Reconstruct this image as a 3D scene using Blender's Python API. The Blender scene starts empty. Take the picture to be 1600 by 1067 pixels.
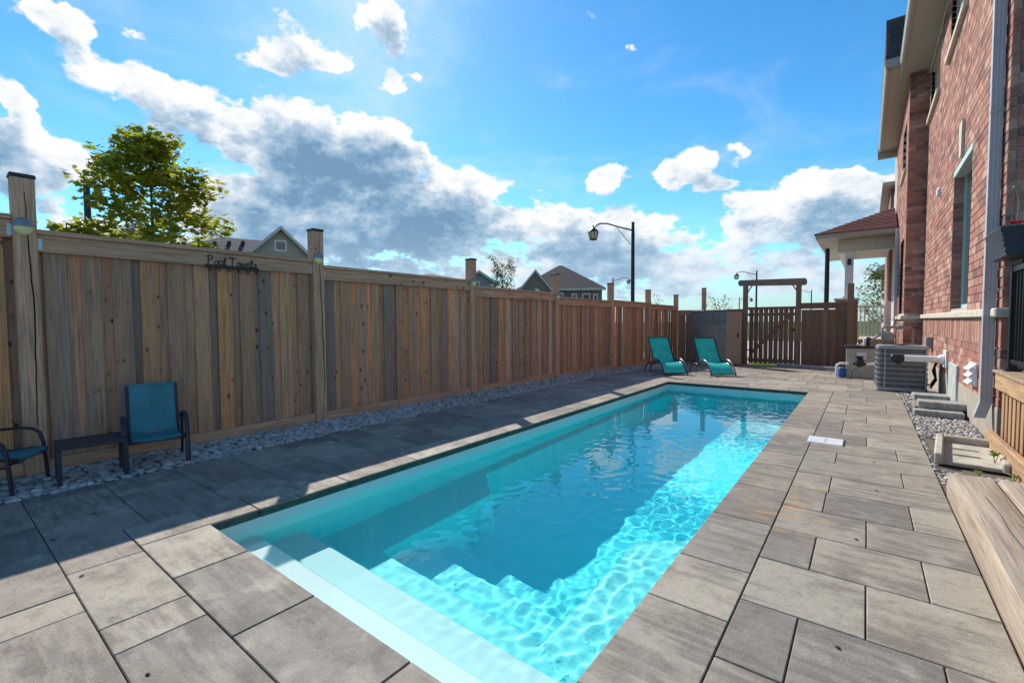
import bpy, math, random
from mathutils import Vector, Matrix, noise
rnd = random.Random(7)
S = bpy.context.scene
COL = S.collection
R = math.radians

# ---------------------------------------------------------------- camera
YAW, PIT, ROL = R(-37.685), R(-2.4426), R(-0.3466)
fw = Vector((math.sin(YAW)*math.cos(PIT), math.cos(YAW)*math.cos(PIT), math.sin(PIT)))
rt = Vector((math.cos(YAW), -math.sin(YAW), 0)); up = rt.cross(fw)
cr = rt*math.cos(ROL)+up*math.sin(ROL); cu = -rt*math.sin(ROL)+up*math.cos(ROL)
cam = bpy.data.cameras.new('camera'); camo = bpy.data.objects.new('camera', cam); COL.objects.link(camo)
cam.sensor_width = 36; cam.lens = 716.2/1600*36; cam.clip_start = .05; cam.clip_end = 2000
m = Matrix((cr, cu, -fw)).transposed().to_4x4(); m.translation = (0, 0, 1.25); camo.matrix_world = m
S.camera = camo

# ---------------------------------------------------------------- light
SAZ, SEL = R(-56.6), R(38.5)
SUN = Vector((math.sin(SAZ)*math.cos(SEL), math.cos(SAZ)*math.cos(SEL), math.sin(SEL)))
sl = bpy.data.lights.new('sun', 'SUN'); so = bpy.data.objects.new('sun', sl); COL.objects.link(so)
sl.energy = 4.0; sl.angle = R(.5); sl.color = (1, .93, .83); sl.cycles.is_caustics_light = True
so.rotation_euler = SUN.to_track_quat('Z', 'Y').to_euler(); so.location = SUN*40
S.view_settings.view_transform = 'Standard'; S.view_settings.look = 'None'
S.view_settings.exposure = 0.5; S.view_settings.gamma = 1
S.view_settings.use_curve_mapping = False
S.cycles.use_denoising = True
S.cycles.max_bounces = 10; S.cycles.transparent_max_bounces = 16; S.cycles.sample_clamp_indirect = 4

# ---------------------------------------------------------------- node helpers
class NT:
    def __init__(s, nt): s.nt = nt; s.nt.nodes.clear()
    def n(s, t, **k):
        nd = s.nt.nodes.new(t)
        for a, b in k.items():
            if a.startswith('i_'):
                key = a[2:]; key = int(key) if key.isdigit() else key.replace('_', ' ')
                s.set(nd.inputs[key], b)
            else: setattr(nd, a, b)
        return nd
    def set(s, inp, v):
        if isinstance(v, bpy.types.NodeSocket): s.nt.links.new(v, inp)
        elif isinstance(v, bpy.types.Node): s.nt.links.new(v.outputs[0], inp)
        else:
            try: inp.default_value = v
            except Exception: inp.default_value = (*v, 1)
    def math(s, op, a, b=None, c=None, clamp=False):
        nd = s.nt.nodes.new('ShaderNodeMath'); nd.operation = op; nd.use_clamp = clamp
        s.set(nd.inputs[0], a)
        if b is not None: s.set(nd.inputs[1], b)
        if c is not None: s.set(nd.inputs[2], c)
        return nd.outputs[0]
    def vm(s, op, a, b=None, sc=None):
        nd = s.nt.nodes.new('ShaderNodeVectorMath'); nd.operation = op; s.set(nd.inputs[0], a)
        if b is not None: s.set(nd.inputs[1], b)
        if sc is not None: s.set(nd.inputs['Scale'], sc)
        return nd.outputs[1] if op in ('LENGTH', 'DOT_PRODUCT', 'DISTANCE') else nd.outputs[0]
    def mix(s, f, a, b, mode='MIX'):
        nd = s.nt.nodes.new('ShaderNodeMix'); nd.data_type = 'RGBA'; nd.blend_type = mode
        s.set(nd.inputs[0], f)
        for i, v in ((6, a), (7, b)):
            s.set(nd.inputs[i], v if isinstance(v, (bpy.types.NodeSocket, bpy.types.Node)) else (*v[:3], 1))
        return nd.outputs[2]
    def mr(s, v, a, b, c=0, d=1, smooth=True):
        nd = s.nt.nodes.new('ShaderNodeMapRange'); nd.interpolation_type = 'SMOOTHSTEP' if smooth else 'LINEAR'
        for i, x in enumerate((v, a, b, c, d)): s.set(nd.inputs[i], x)
        return nd.outputs[0]
    def noise(s, vec, sc, det=3, ro=.5, col=False, dist=0):
        nd = s.n('ShaderNodeTexNoise', i_Scale=sc, i_Detail=det, i_Roughness=ro, i_Distortion=dist)
        s.set(nd.inputs['Vector'], vec); return nd.outputs[1 if col else 0]
    def ramp(s, f, stops, const=False):
        nd = s.nt.nodes.new('ShaderNodeValToRGB'); s.set(nd.inputs[0], f); e = nd.color_ramp.elements
        if const: nd.color_ramp.interpolation = 'CONSTANT'
        while len(e) < len(stops): e.new(.5)
        for x, (p, c) in zip(e, stops): x.position = p; x.color = (*c, 1)
        return nd.outputs[0]
    def mapv(s, vec, sc=(1, 1, 1), loc=(0, 0, 0), rot=(0, 0, 0)):
        nd = s.n('ShaderNodeMapping'); s.set(nd.inputs[0], vec); nd.inputs[1].default_value = loc
        nd.inputs[2].default_value = rot; nd.inputs[3].default_value = sc; return nd.outputs[0]
    def bump(s, h, st=.3, d=.01, nrm=None):
        nd = s.n('ShaderNodeBump', i_Strength=st, i_Distance=d); s.set(nd.inputs['Height'], h)
        if nrm is not None: s.set(nd.inputs['Normal'], nrm)
        return nd.outputs[0]
    def geo(s, out='Position'): return s.n('ShaderNodeNewGeometry').outputs[out]
    def obj(s, out='Object'): return s.n('ShaderNodeTexCoord').outputs[out]
    def rand(s):
        a = s.n('ShaderNodeObjectInfo').outputs['Random']; b = s.geo('Random Per Island')
        return s.math('FRACT', s.math('ADD', a, b))

MATS = {}
def M(name, fn=None, col=None, rough=.6, metal=0, spec=.5, **kw):
    if name in MATS: return MATS[name]
    mt = bpy.data.materials.new(name); mt.use_nodes = True; t = NT(mt.node_tree)
    out = t.n('ShaderNodeOutputMaterial'); b = t.n('ShaderNodeBsdfPrincipled', i_Roughness=rough, i_Metallic=metal)
    b.inputs['Specular IOR Level'].default_value = spec
    t.nt.links.new(b.outputs[0], out.inputs[0])
    if col:   # base colour with slight mottling and wear so that nothing is perfectly flat
        var = kw.get('var', .12)
        nz = t.noise(t.obj(), kw.get('vs', 9), 5, .6)
        c = t.mix(t.mr(nz, .3, .7), tuple(x*(1-var) for x in col), tuple(min(1, x*(1+var)) for x in col))
        t.set(b.inputs['Base Color'], c)
        t.set(b.inputs['Roughness'], t.mr(nz, .2, .8, rough-.06, min(1, rough+.08)))
        if kw.get('bump'): t.set(b.inputs['Normal'], t.bump(t.noise(t.obj(), kw.get('bs', 60), 4, .6), kw['bump'], .005))
    if fn: fn(t, b, out)
    MATS[name] = mt; return mt

# ---------------------------------------------------------------- world: Nishita sky with cumulus
CL=[(-1.103,0.355,0.112,0.047,0.13,1),(-0.974,0.32,0.109,0.057,0.08,1.1),(-0.923,0.348,0.065,0.04,0.07,0.9),(-1.082,0.298,0.083,0.034,0.11,0.8),(-0.807,0.252,0.116,0.056,0.02,1),(-0.874,0.217,0.094,0.038,0.03,0.8),(-0.739,0.215,0.083,0.032,0,0.8),(-1.139,0.217,0.127,0.04,0.09,0.9),(-1.221,0.235,0.056,0.03,0.13,0.8),(-0.977,0.2,0.156,0.043,0.04,0.95),(-1.108,0.164,0.131,0.024,0.06,0.9),(-0.875,0.159,0.163,0.023,0.02,0.8),(-1.333,0.381,0.044,0.023,0.26,0.9),(-1.287,0.365,0.057,0.023,0.22,0.85),(-1.228,0.349,0.061,0.024,0.19,0.8),(-1.255,0.382,0.039,0.013,0.22,0.5),(-1.463,0.258,0.05,0.035,0.24,0.9),(-1.422,0.249,0.03,0.02,0.21,0.6),(-1.475,0.202,0.034,0.02,0.2,0.7),(-1.444,0.222,0.021,0.016,0.2,0.5),(-1.474,0.298,0.02,0.038,0.28,0.8),(-1.422,0.437,0.047,0.024,0.34,0.8),(-1.402,0.403,0.032,0.049,0.31,0.5),(-1.077,0.486,0.071,0.028,0.16,0.75),(-1.122,0.458,0.051,0.015,0.18,0.5),(-1.019,0.476,0.037,0.016,0.14,0.5),(-1.109,0.525,0.028,0.018,0.2,0.4),(-0.931,0.554,0.054,0.027,0.11,0.75),(-0.894,0.521,0.036,0.025,0.09,0.6),(-0.915,0.458,0.034,0.021,0.09,0.6),(-0.85,0.474,0.024,0.01,0.07,0.4),(-1.144,0.42,0.024,0.01,0.18,0.35),(-1.347,0.454,0.015,0.008,0.31,0.35),(-0.452,0.291,0.039,0.029,-0.07,0.75),(-0.472,0.267,0.029,0.015,-0.06,0.5),(-0.56,0.213,0.081,0.044,-0.03,0.8),(-0.425,0.182,0.102,0.045,-0.06,0.85),(-0.478,0.145,0.118,0.029,-0.04,0.8),(-0.374,0.205,0.05,0.023,-0.07,0.6),(-0.574,0.154,0.082,0.021,-0.02,0.6),(-0.288,0.297,0.053,0.03,-0.12,0.75),(-0.324,0.274,0.043,0.018,-0.1,0.55),(-0.213,0.321,0.022,0.015,-0.15,0.5),(-0.252,0.267,0.035,0.014,-0.12,0.45),(-0.121,0.211,0.088,0.036,-0.14,0.85),(-0.034,0.199,0.07,0.042,-0.15,0.9),(-0.063,0.24,0.055,0.019,-0.17,0.75),(-0.195,0.19,0.054,0.018,-0.1,0.6),(0.001,0.224,0.034,0.02,-0.18,0.7),(-0.205,0.155,0.076,0.017,-0.09,0.5),(-0.09,0.156,0.084,0.018,-0.11,0.6),(-0.373,0.119,0.134,0.02,-0.05,0.65),(-0.193,0.094,0.124,0.017,-0.06,0.6),(-0.519,0.099,0.184,0.014,-0.03,0.5),(-0.051,0.113,0.071,0.016,-0.09,0.5),(-0.408,0.509,0.02,0.01,-0.12,0.3),(-0.466,0.581,0.026,0.007,-0.1,0.3),(-1.453,0.17,0.043,0.011,0.16,0.5),(-0.794,0.141,0.082,0.013,0.01,0.4),(-0.656,0.208,0.055,0.026,-0.01,0.5),(-0.629,0.114,0.164,0.016,-0.02,0.5)]
def cloud_field():
    g = bpy.data.node_groups.new('cloud_field', 'ShaderNodeTree')
    g.interface.new_socket('Dir', in_out='INPUT', socket_type='NodeSocketVector')
    g.interface.new_socket('F', in_out='OUTPUT', socket_type='NodeSocketFloat')
    t = NT(g); gi = t.n('NodeGroupInput'); go = t.n('NodeGroupOutput')
    sx = t.n('ShaderNodeSeparateXYZ', i_Vector=gi.outputs[0])
    az = t.math('ARCTAN2', sx.outputs[0], sx.outputs[1]); el = t.math('ARCSINE', sx.outputs[2])
    p0 = t.n('ShaderNodeCombineXYZ', i_X=az, i_Y=el, i_Z=0.0).outputs[0]
    # towards the horizon the clouds flatten: stretch the noise there
    el2 = t.math('POWER', t.math('MAXIMUM', t.math('ADD', el, .03), .001), .75)
    q = t.n('ShaderNodeCombineXYZ', i_X=az, i_Y=t.math('MULTIPLY', el2, 1.5), i_Z=0.0).outputs[0]
    w = t.vm('SUBTRACT', t.noise(q, 8, 4, .6, True), (.5, .5, .5))
    p = t.vm('ADD', p0, t.vm('MULTIPLY', w, (.13, .085, 0)))
    cov = None
    for (a, e, rx, ry, th, k) in CL:
        d = t.vm('SUBTRACT', p, (a, e, 0))
        nd = t.n('ShaderNodeMapping', vector_type='TEXTURE'); t.set(nd.inputs[0], d)
        nd.inputs[1].default_value = (0, 0, 0); nd.inputs[2].default_value = (0, 0, th); nd.inputs[3].default_value = (rx*1.75, ry*1.8, 1)
        f = t.mr(t.vm('LENGTH', nd.outputs[0]), 1.0, .0, 0, k*1.12)
        cov = f if cov is None else t.math('SUBTRACT', t.math('ADD', cov, f), t.math('MULTIPLY', t.math('MULTIPLY', cov, f), .6))
    band = t.math('MULTIPLY', t.mr(el, .02, .06), t.mr(el, .22, .12, 0, .47))
    cov = t.math('MAXIMUM', cov, band)
    far = t.math('MAXIMUM', t.mr(az, .25, .5), t.mr(az, -1.6, -1.85))
    far = t.math('MAXIMUM', far, t.mr(el, .75, .95))
    gen = t.mr(t.noise(q, 3.2, 2, .5), .60, .80, 0, .7)
    cov = t.math('MAXIMUM', cov, t.math('MULTIPLY', far, gen))
    fb = t.noise(t.vm('ADD', q, (3.1, 1.7, 0)), 13, 10, .63)
    F = t.math('ADD', cov, t.math('MULTIPLY', t.math('MULTIPLY', t.math('SUBTRACT', fb, .5), 2.0), t.mr(cov, .0, .22, .55, 1)))
    t.set(go.inputs[0], F); return g
W = bpy.data.worlds.new('World'); S.world = W; W.use_nodes = True
t = NT(W.node_tree)
out = t.n('ShaderNodeOutputWorld')
sky = t.n('ShaderNodeTexSky', sky_type='NISHITA', sun_disc=False, sun_elevation=SEL, sun_rotation=SAZ,
          altitude=200, air_density=1.0, dust_density=.15, ozone_density=3.0)
skyc = t.mix(1.0, t.n('ShaderNodeHueSaturation', i_Saturation=1.28, i_Value=1.0, i_Color=sky.outputs[0]).outputs[0], (.84, 1.08, 1.02), 'MULTIPLY')
bg = t.n('ShaderNodeBackground', i_Strength=.125, i_Color=skyc)
CF = cloud_field(); D = t.obj('Generated')
f1 = t.n('ShaderNodeGroup', node_tree=CF, i_Dir=D)
D2 = t.vm('NORMALIZE', t.vm('ADD', D, tuple(SUN*.05 + Vector((0, 0, .03)))))
f2 = t.n('ShaderNodeGroup', node_tree=CF, i_Dir=D2)
dens = t.mr(f1.outputs[0], .26, .52)
veil = t.mr(t.noise(t.mapv(D, (1.2, 1.2, 3.2)), 2.6, 8, .62, dist=.5), .44, .82, 0, .38)
dens = t.math('MAXIMUM', dens, t.math('MULTIPLY', veil, t.mr(f1.outputs[0], -.5, .2)))
thick = t.math('ADD', t.math('MULTIPLY', f2.outputs[0], .60), t.math('MULTIPLY', f1.outputs[0], .40))
bil = t.noise(t.mapv(D, (1, 1, 1.6)), 19, 8, .64)
thick = t.math('ADD', thick, t.math('MULTIPLY', t.math('SUBTRACT', bil, .5), 1.35))
shade = t.mr(thick, .28, 1.20, 0, 1, False)
ccol = t.ramp(shade, [(0, (.84, .84, .83)), (.25, (.68, .73, .78)), (.5, (.42, .53, .64)), (.8, (.22, .36, .51)), (1, (.15, .27, .42))])
el = t.n('ShaderNodeSeparateXYZ', i_Vector=D).outputs[2]
ccol = t.mix(t.mr(el, .24, .02, 0, .55), ccol, (.40, .56, .70))
dens = t.math('MULTIPLY', dens, t.mr(el, -.005, .05, .2, 1))
cbg = t.n('ShaderNodeBackground', i_Strength=.88, i_Color=ccol)
# a pale band of haze low over the horizon
hz = t.n('ShaderNodeBackground', i_Strength=.50, i_Color=(.52, .78, .98, 1))
ms = t.n('ShaderNodeMixShader'); t.set(ms.inputs[0], t.mr(el, .17, .0, 0, .75)); t.set(ms.inputs[1], bg); t.set(ms.inputs[2], hz)
ms2 = t.n('ShaderNodeMixShader'); t.set(ms2.inputs[0], dens); t.set(ms2.inputs[1], ms); t.set(ms2.inputs[2], cbg)
t.set(out.inputs[0], ms2)
W.cycles.sampling_method = 'MANUAL'; W.cycles.sample_map_resolution = 512

# ---------------------------------------------------------------- object helpers
OFF = {}
def link(o, parent=None):
    COL.objects.link(o)
    if parent is not None: o.parent = parent
    OFF[o.name] = OFF.get(parent.name, Vector()) if parent is not None else Vector()
    return o
def tag(o, label=None, cat=None, group=None, kind=None):
    for k, v in (('label', label), ('category', cat), ('group', group), ('kind', kind)):
        if v: o[k] = v
    return o
def thing(name, label, cat, loc=(0, 0, 0), rz=0, group=None, world=True, kind=None):
    """Empty at the thing's base; world=True: parts are written in world coordinates."""
    o = bpy.data.objects.new(name, None); COL.objects.link(o); o.location = loc; o.rotation_euler = (0, 0, rz)
    o.empty_display_size = .1
    OFF[o.name] = Vector(loc) if world else Vector()
    return tag(o, label, cat, group, kind)
def put(name, mesh, mat, parent=None, loc=(0, 0, 0), rz=0):
    """object on shared mesh data, loc in world coordinates"""
    o = bpy.data.objects.new(name, mesh)
    COL.objects.link(o); o.parent = parent
    off = OFF.get(parent.name, Vector()) if parent is not None else Vector()
    o.location = Vector(loc)-off; o.rotation_euler = (0, 0, rz) if not isinstance(rz, tuple) else rz
    OFF[o.name] = off
    if mat is not None and not mesh.materials: mesh.materials.append(mat)
    return o
def dup(o, loc, rz, label=None, group=None):
    r = o.copy(); COL.objects.link(r); r.location = loc; r.rotation_euler = (0, 0, rz)
    if label: r['label'] = label
    if group: r['group'] = group
    for ch in list(o.children):
        c = ch.copy(); COL.objects.link(c); c.parent = r
        for g in ch.children:
            d = g.copy(); COL.objects.link(d); d.parent = c
    return r

class MB:
    def __init__(s): s.v = []; s.f = []
    def add(s, vs, fs):
        b = len(s.v); s.v += [tuple(v) for v in vs]; s.f += [tuple(b+i for i in f) for f in fs]; return s
    def box(s, x0, x1, y0, y1, z0, z1, bv=0, mt=None):
        if bv <= 0:
            vs = [(x, y, z) for z in (z0, z1) for y in (y0, y1) for x in (x0, x1)]
            fs = [(0, 2, 3, 1), (4, 5, 7, 6), (0, 1, 5, 4), (1, 3, 7, 5), (3, 2, 6, 7), (2, 0, 4, 6)]
        else:
            bv = min(bv, .45*min(x1-x0, y1-y0, z1-z0))
            vs = []; cx, cy, cz = (x0+x1)/2, (y0+y1)/2, (z0+z1)/2; hx, hy, hz_ = (x1-x0)/2, (y1-y0)/2, (z1-z0)/2
            idx = {}
            for sz in (-1, 1):
                for sy in (-1, 1):
                    for sx in (-1, 1):
                        for a in range(3):
                            h = [hx-bv, hy-bv, hz_-bv]; h[a] = (hx, hy, hz_)[a]
                            idx[(sx, sy, sz, a)] = len(vs); vs.append((cx+sx*h[0], cy+sy*h[1], cz+sz*h[2]))
            fs = []
            I = lambda sx, sy, sz, a: idx[(sx, sy, sz, a)]
            for q in (1, -1):
                r = lambda L: L if q > 0 else L[::-1]
                fs.append(r((I(q,-1,-1,0), I(q,1,-1,0), I(q,1,1,0), I(q,-1,1,0))))
                fs.append(r((I(-1,q,-1,1), I(-1,q,1,1), I(1,q,1,1), I(1,q,-1,1))))
                fs.append(r((I(-1,-1,q,2), I(1,-1,q,2), I(1,1,q,2), I(-1,1,q,2))))
            for a in (-1, 1):
                for b in (-1, 1):
                    k = a*b > 0
                    f = (I(a,b,-1,0), I(a,b,-1,1), I(a,b,1,1), I(a,b,1,0)); fs.append(f if k else f[::-1])
                    f = (I(a,-1,b,2), I(a,-1,b,0), I(a,1,b,0), I(a,1,b,2)); fs.append(f if k else f[::-1])
                    f = (I(-1,a,b,1), I(-1,a,b,2), I(1,a,b,2), I(1,a,b,1)); fs.append(f if k else f[::-1])
            for sx in (-1, 1):
                for sy in (-1, 1):
                    for sz in (-1, 1):
                        f = (I(sx,sy,sz,0), I(sx,sy,sz,1), I(sx,sy,sz,2)); fs.append(f if sx*sy*sz > 0 else f[::-1])
        if mt is not None: vs = [mt @ Vector(v) for v in vs]
        return s.add(vs, fs)
    def cbox(s, c, sz, bv=0, rot=(0, 0, 0), mt=None):
        from mathutils import Euler
        T = Matrix.Translation(c) @ Euler(rot).to_matrix().to_4x4()
        if mt is not None: T = mt @ T
        return s.box(-sz[0]/2, sz[0]/2, -sz[1]/2, sz[1]/2, -sz[2]/2, sz[2]/2, bv, T)
    def tube(s, pts, r, n=8, cap=True, flat=None):
        pts = [Vector(p) for p in pts]; rs = r if isinstance(r, (list, tuple)) else [r]*len(pts)
        b = len(s.v); side = None
        for i, p in enumerate(pts):
            d = (pts[min(i+1, len(pts)-1)]-pts[max(i-1, 0)]).normalized()
            if side is None:
                side = d.cross(Vector((0, 0, 1)));
                if side.length < .05: side = d.cross(Vector((0, 1, 0)))
            side = (side-d*side.dot(d)).normalized(); u = side.cross(d)
            for k in range(n):
                a = 2*math.pi*k/n
                ra, rb = (rs[i], rs[i]) if flat is None else (flat[0], flat[1])
                s.v.append(tuple(p+side*math.cos(a)*ra+u*math.sin(a)*rb))
        for i in range(len(pts)-1):
            for k in range(n):
                a = b+i*n+k; c = b+i*n+(k+1) % n; s.f.append((a, a+n, c+n, c))
        if cap: s.f.append(tuple(b+k for k in range(n))); s.f.append(tuple(b+(len(pts)-1)*n+k for k in range(n))[::-1])
        return s
    def lathe(s, c, prof, n=16, ax='z'):
        b = len(s.v)
        for (r, z) in prof:
            for k in range(n):
                a = 2*math.pi*k/n; x, y = r*math.cos(a), r*math.sin(a)
                s.v.append({'z': (c[0]+x, c[1]+y, c[2]+z), 'x': (c[0]+z, c[1]+x, c[2]+y), 'y': (c[0]+y, c[1]+z, c[2]+x)}[ax])
        for i in range(len(prof)-1):
            for k in range(n):
                a = b+i*n+k; d = b+i*n+(k+1) % n; s.f.append((a, d, d+n, a+n))
        s.f.append(tuple(b+k for k in range(n))[::-1]); s.f.append(tuple(b+(len(prof)-1)*n+k for k in range(n)))
        return s
    def prism(s, poly, z0, z1, ax='z'):
        n = len(poly); f = {'z': lambda p, z: (p[0], p[1], z), 'y': lambda p, z: (p[0], z, p[1]), 'x': lambda p, z: (z, p[0], p[1])}[ax]
        vs = [f(p, z0) for p in poly]+[f(p, z1) for p in poly]
        return s.add(vs, [tuple(range(n))[::-1], tuple(range(n, 2*n))]+[(i, (i+1) % n, (i+1) % n+n, i+n) for i in range(n)])
    def mesh(s, name, mat, smooth=False, off=Vector(), fix=True):
        me = bpy.data.meshes.new(name); me.from_pydata([tuple(Vector(v)-off) for v in s.v] if off.length else s.v, [], s.f)
        if mat is not None: me.materials.append(mat)
        if fix:
            import bmesh
            bm = bmesh.new(); bm.from_mesh(me); bmesh.ops.recalc_face_normals(bm, faces=bm.faces); bm.to_mesh(me); bm.free()
        if smooth: me.shade_smooth() if smooth is True else me.set_sharp_from_angle(angle=R(smooth))
        if smooth and smooth is not True:
            me.shade_smooth(); me.set_sharp_from_angle(angle=R(smooth))
        me.update(); return me
    def build(s, name, mat, parent=None, smooth=False, fix=True):
        off = OFF.get(parent.name, Vector()) if parent is not None else Vector()
        o = bpy.data.objects.new(name, s.mesh(name, mat, smooth, off, fix)); return link(o, parent)
def zg(y): return -.03*max(0, y-9.8)

# ---------------------------------------------------------------- materials
def f_paver(t, b, out):
    rn = t.rand(); P = t.geo()
    base = t.ramp(rn, [(0, (.30, .254, .198)), (.2, (.39, .34, .262)), (.4, (.215, .188, .157)), (.6, (.41, .355, .27)), (.8, (.32, .268, .213)), (1, (.25, .217, .178))])
    off = t.vm('MULTIPLY', t.n('ShaderNodeCombineXYZ', i_X=rn, i_Y=t.math('MULTIPLY', rn, 7.3), i_Z=t.math('MULTIPLY', rn, 3.1)), (19, 13, 7))
    P2 = t.vm('ADD', P, off)
    st = t.noise(t.mapv(P2, (1.3, 9, 1)), 2.2, 6, .62, dist=.4)
    bl = t.noise(P2, 4.2, 6, .65)
    st = t.math('MULTIPLY', st, t.mr(t.noise(P2, 1.3, 2, .5), .35, .6, .75, 1.12))
    c = t.mix(t.mr(st, .42, .66, 0, .6), base, (.125, .106, .087))
    c = t.mix(t.mr(bl, .50, .70, 0, .6), c, (.168, .143, .112))
    c = t.mix(t.mr(t.noise(P2, 14, 5, .7), .48, .72, 0, .4), c, (.13, .111, .09))
    c = t.mix(t.mr(t.noise(P2, 5, 4, .6), .52, .72, 0, .45), c, (.46, .41, .33))
    sp = t.noise(P2, 160, 2, .6)
    c = t.mix(t.mr(sp, .52, .70, 0, .34), c, (.09, .085, .08))
    c = t.mix(t.mr(t.noise(P2, 210, 1, .5), .66, .74, 0, .55), c, (.6, .57, .52))
    # rust stains beside the pool
    d = t.vm('LENGTH', t.vm('MULTIPLY', t.vm('SUBTRACT', P, (-.4, 3.55, 0)), (2.6, 1.15, 0)))
    ru = t.math('MULTIPLY', t.mr(d, 1.1, .1), t.mr(t.noise(t.mapv(P, (1, 2.2, 1)), 7, 5, .65), .5, .68))
    c = t.mix(t.math('MULTIPLY', ru, .8), c, (.52, .27, .07))
    t.set(b.inputs['Base Color'], c)
    t.set(b.inputs['Roughness'], t.mr(bl, .3, .7, .62, .86))
    h = t.math('ADD', t.noise(P2, 55, 5, .7), t.math('MULTIPLY', t.noise(P2, 9, 3, .5), .8))
    t.set(b.inputs['Normal'], t.bump(h, .45, .006))
PAV = M('concrete_paver', f_paver, rough=.75, spec=.35)
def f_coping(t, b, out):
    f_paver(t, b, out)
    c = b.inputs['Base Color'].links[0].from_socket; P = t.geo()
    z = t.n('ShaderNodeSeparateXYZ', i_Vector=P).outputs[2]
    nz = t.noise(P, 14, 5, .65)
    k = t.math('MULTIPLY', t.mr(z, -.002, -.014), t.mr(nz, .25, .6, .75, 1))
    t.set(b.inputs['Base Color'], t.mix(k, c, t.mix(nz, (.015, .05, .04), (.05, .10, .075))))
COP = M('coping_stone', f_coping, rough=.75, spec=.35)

def f_wood(cols, grain='z', rough=.72, knots=1.0, gs=1.0, weather=.5):
    def fn(t, b, out):
        rn = t.rand(); P = t.obj()
        if grain == 'y': P = t.mapv(P, rot=(R(90), 0, 0))
        if grain == 'x': P = t.mapv(P, rot=(0, R(90), 0))
        off = t.vm('MULTIPLY', t.n('ShaderNodeCombineXYZ', i_X=rn, i_Y=t.math('FRACT', t.math('MULTIPLY', rn, 7.3)), i_Z=t.math('FRACT', t.math('MULTIPLY', rn, 3.7))), (31, 17, 23))
        Q = t.vm('ADD', P, off)
        base = t.ramp(rn, [(i/max(1, len(cols)-1), c) for i, c in enumerate(cols)] if len(cols) > 1 else [(0, cols[0]), (1, cols[0])])
        g1 = t.noise(t.mapv(Q, (14*gs, 14*gs, .55)), 3, 5, .6, dist=.25)
        g2 = t.noise(t.mapv(Q, (60*gs, 60*gs, 1.2)), 3, 4, .6)
        c = t.mix(t.mr(g1, .35, .68, 0, .55), base, t.mix(.5, base, (.10, .055, .03)))
        c = t.mix(t.mr(g2, .42, .68, 0, .5), c, (.14, .085, .05), 'MIX')
        c = t.mix(t.mr(t.noise(t.mapv(Q, (22, 22, .9)), 2, 4, .6), .52, .66, 0, .45), c, (.16, .14, .13))
        wz = t.noise(t.mapv(Q, (6, 6, .5)), 1.6, 3, .5)
        c = t.mix(t.mr(wz, .5, .72, 0, weather), c, (.26, .22, .18))
        c = t.mix(t.mr(t.noise(t.mapv(Q, (9, 9, .7)), 1.7, 3, .5), .56, .75, 0, .5), c, (.52, .30, .14))
        if knots:
            vo = t.n('ShaderNodeTexVoronoi', i_Scale=1.0, i_Randomness=1.0); t.set(vo.inputs['Vector'], t.mapv(Q, (11, 11, 6.5)))
            ds = vo.outputs['Distance']; hs = t.n('ShaderNodeSeparateColor', i_Color=vo.outputs['Color']).outputs[0]
            sz = t.mr(hs, .3, 1.0, .01, .17, False)
            kn = t.math('MULTIPLY', t.mr(t.math('SUBTRACT', ds, sz), .045, -.03), t.math('GREATER_THAN', hs, .5))
            c = t.mix(t.math('MULTIPLY', kn, min(1, 1.1*knots)), c, (.022, .012, .008))
            ring = t.math('MULTIPLY', t.mr(t.math('SUBTRACT', ds, sz), .22, .02), t.math('GREATER_THAN', hs, .5))
            c = t.mix(t.math('MULTIPLY', ring, .32*knots), c, (.24, .12, .05))
        t.set(b.inputs['Base Color'], c); t.set(b.inputs['Roughness'], t.mr(g1, .3, .7, rough-.08, rough+.1))
        t.set(b.inputs['Normal'], t.bump(t.math('ADD', g1, t.math('MULTIPLY', g2, .6)), .35, .004))
    return fn
FC = [(.78, .41, .25), (.48, .29, .20), (.85, .43, .21), (.38, .25, .185), (.90, .54, .36), (.64, .32, .185), (.30, .23, .195), (.86, .37, .14), (.74, .45, .30)]
WOOD = M('fence_wood', f_wood(FC, weather=.35), rough=.72, spec=.3)
WOODY = M('fence_rail_wood', f_wood([(.78, .43, .27), (.70, .40, .25), (.82, .47, .29)], 'y', weather=.3), rough=.72, spec=.3)
POSTW = M('post_wood', f_wood([(.80, .45, .28), (.74, .42, .26), (.84, .48, .30)], knots=.6, gs=.7, weather=.3), spec=.3)
GC = [(.30, .16, .095), (.23, .13, .09), (.35, .18, .10), (.20, .125, .09), (.40, .20, .11)]
GWOOD = M('gate_wood', f_wood(GC), rough=.75, spec=.3)
GWOODX = M('gate_rail_wood', f_wood([(.21, .125, .085), (.25, .14, .09)], 'x'), spec=.3)
TIMB = M('weathered_timber', f_wood([(.52, .44, .34), (.46, .385, .30), (.55, .46, .36)], 'y', knots=.3, gs=1.2, weather=.3), spec=.25)
ORNG = M('stained_deck_wood', f_wood([(.56, .32, .15), (.48, .27, .13), (.60, .37, .19)], 'z', knots=.4, weather=.1), spec=.3)
ORNGY = M('stained_deck_wood_long', f_wood([(.60, .38, .21), (.55, .34, .18)], 'y', knots=.5, gs=.5, weather=.15), spec=.3)

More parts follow.
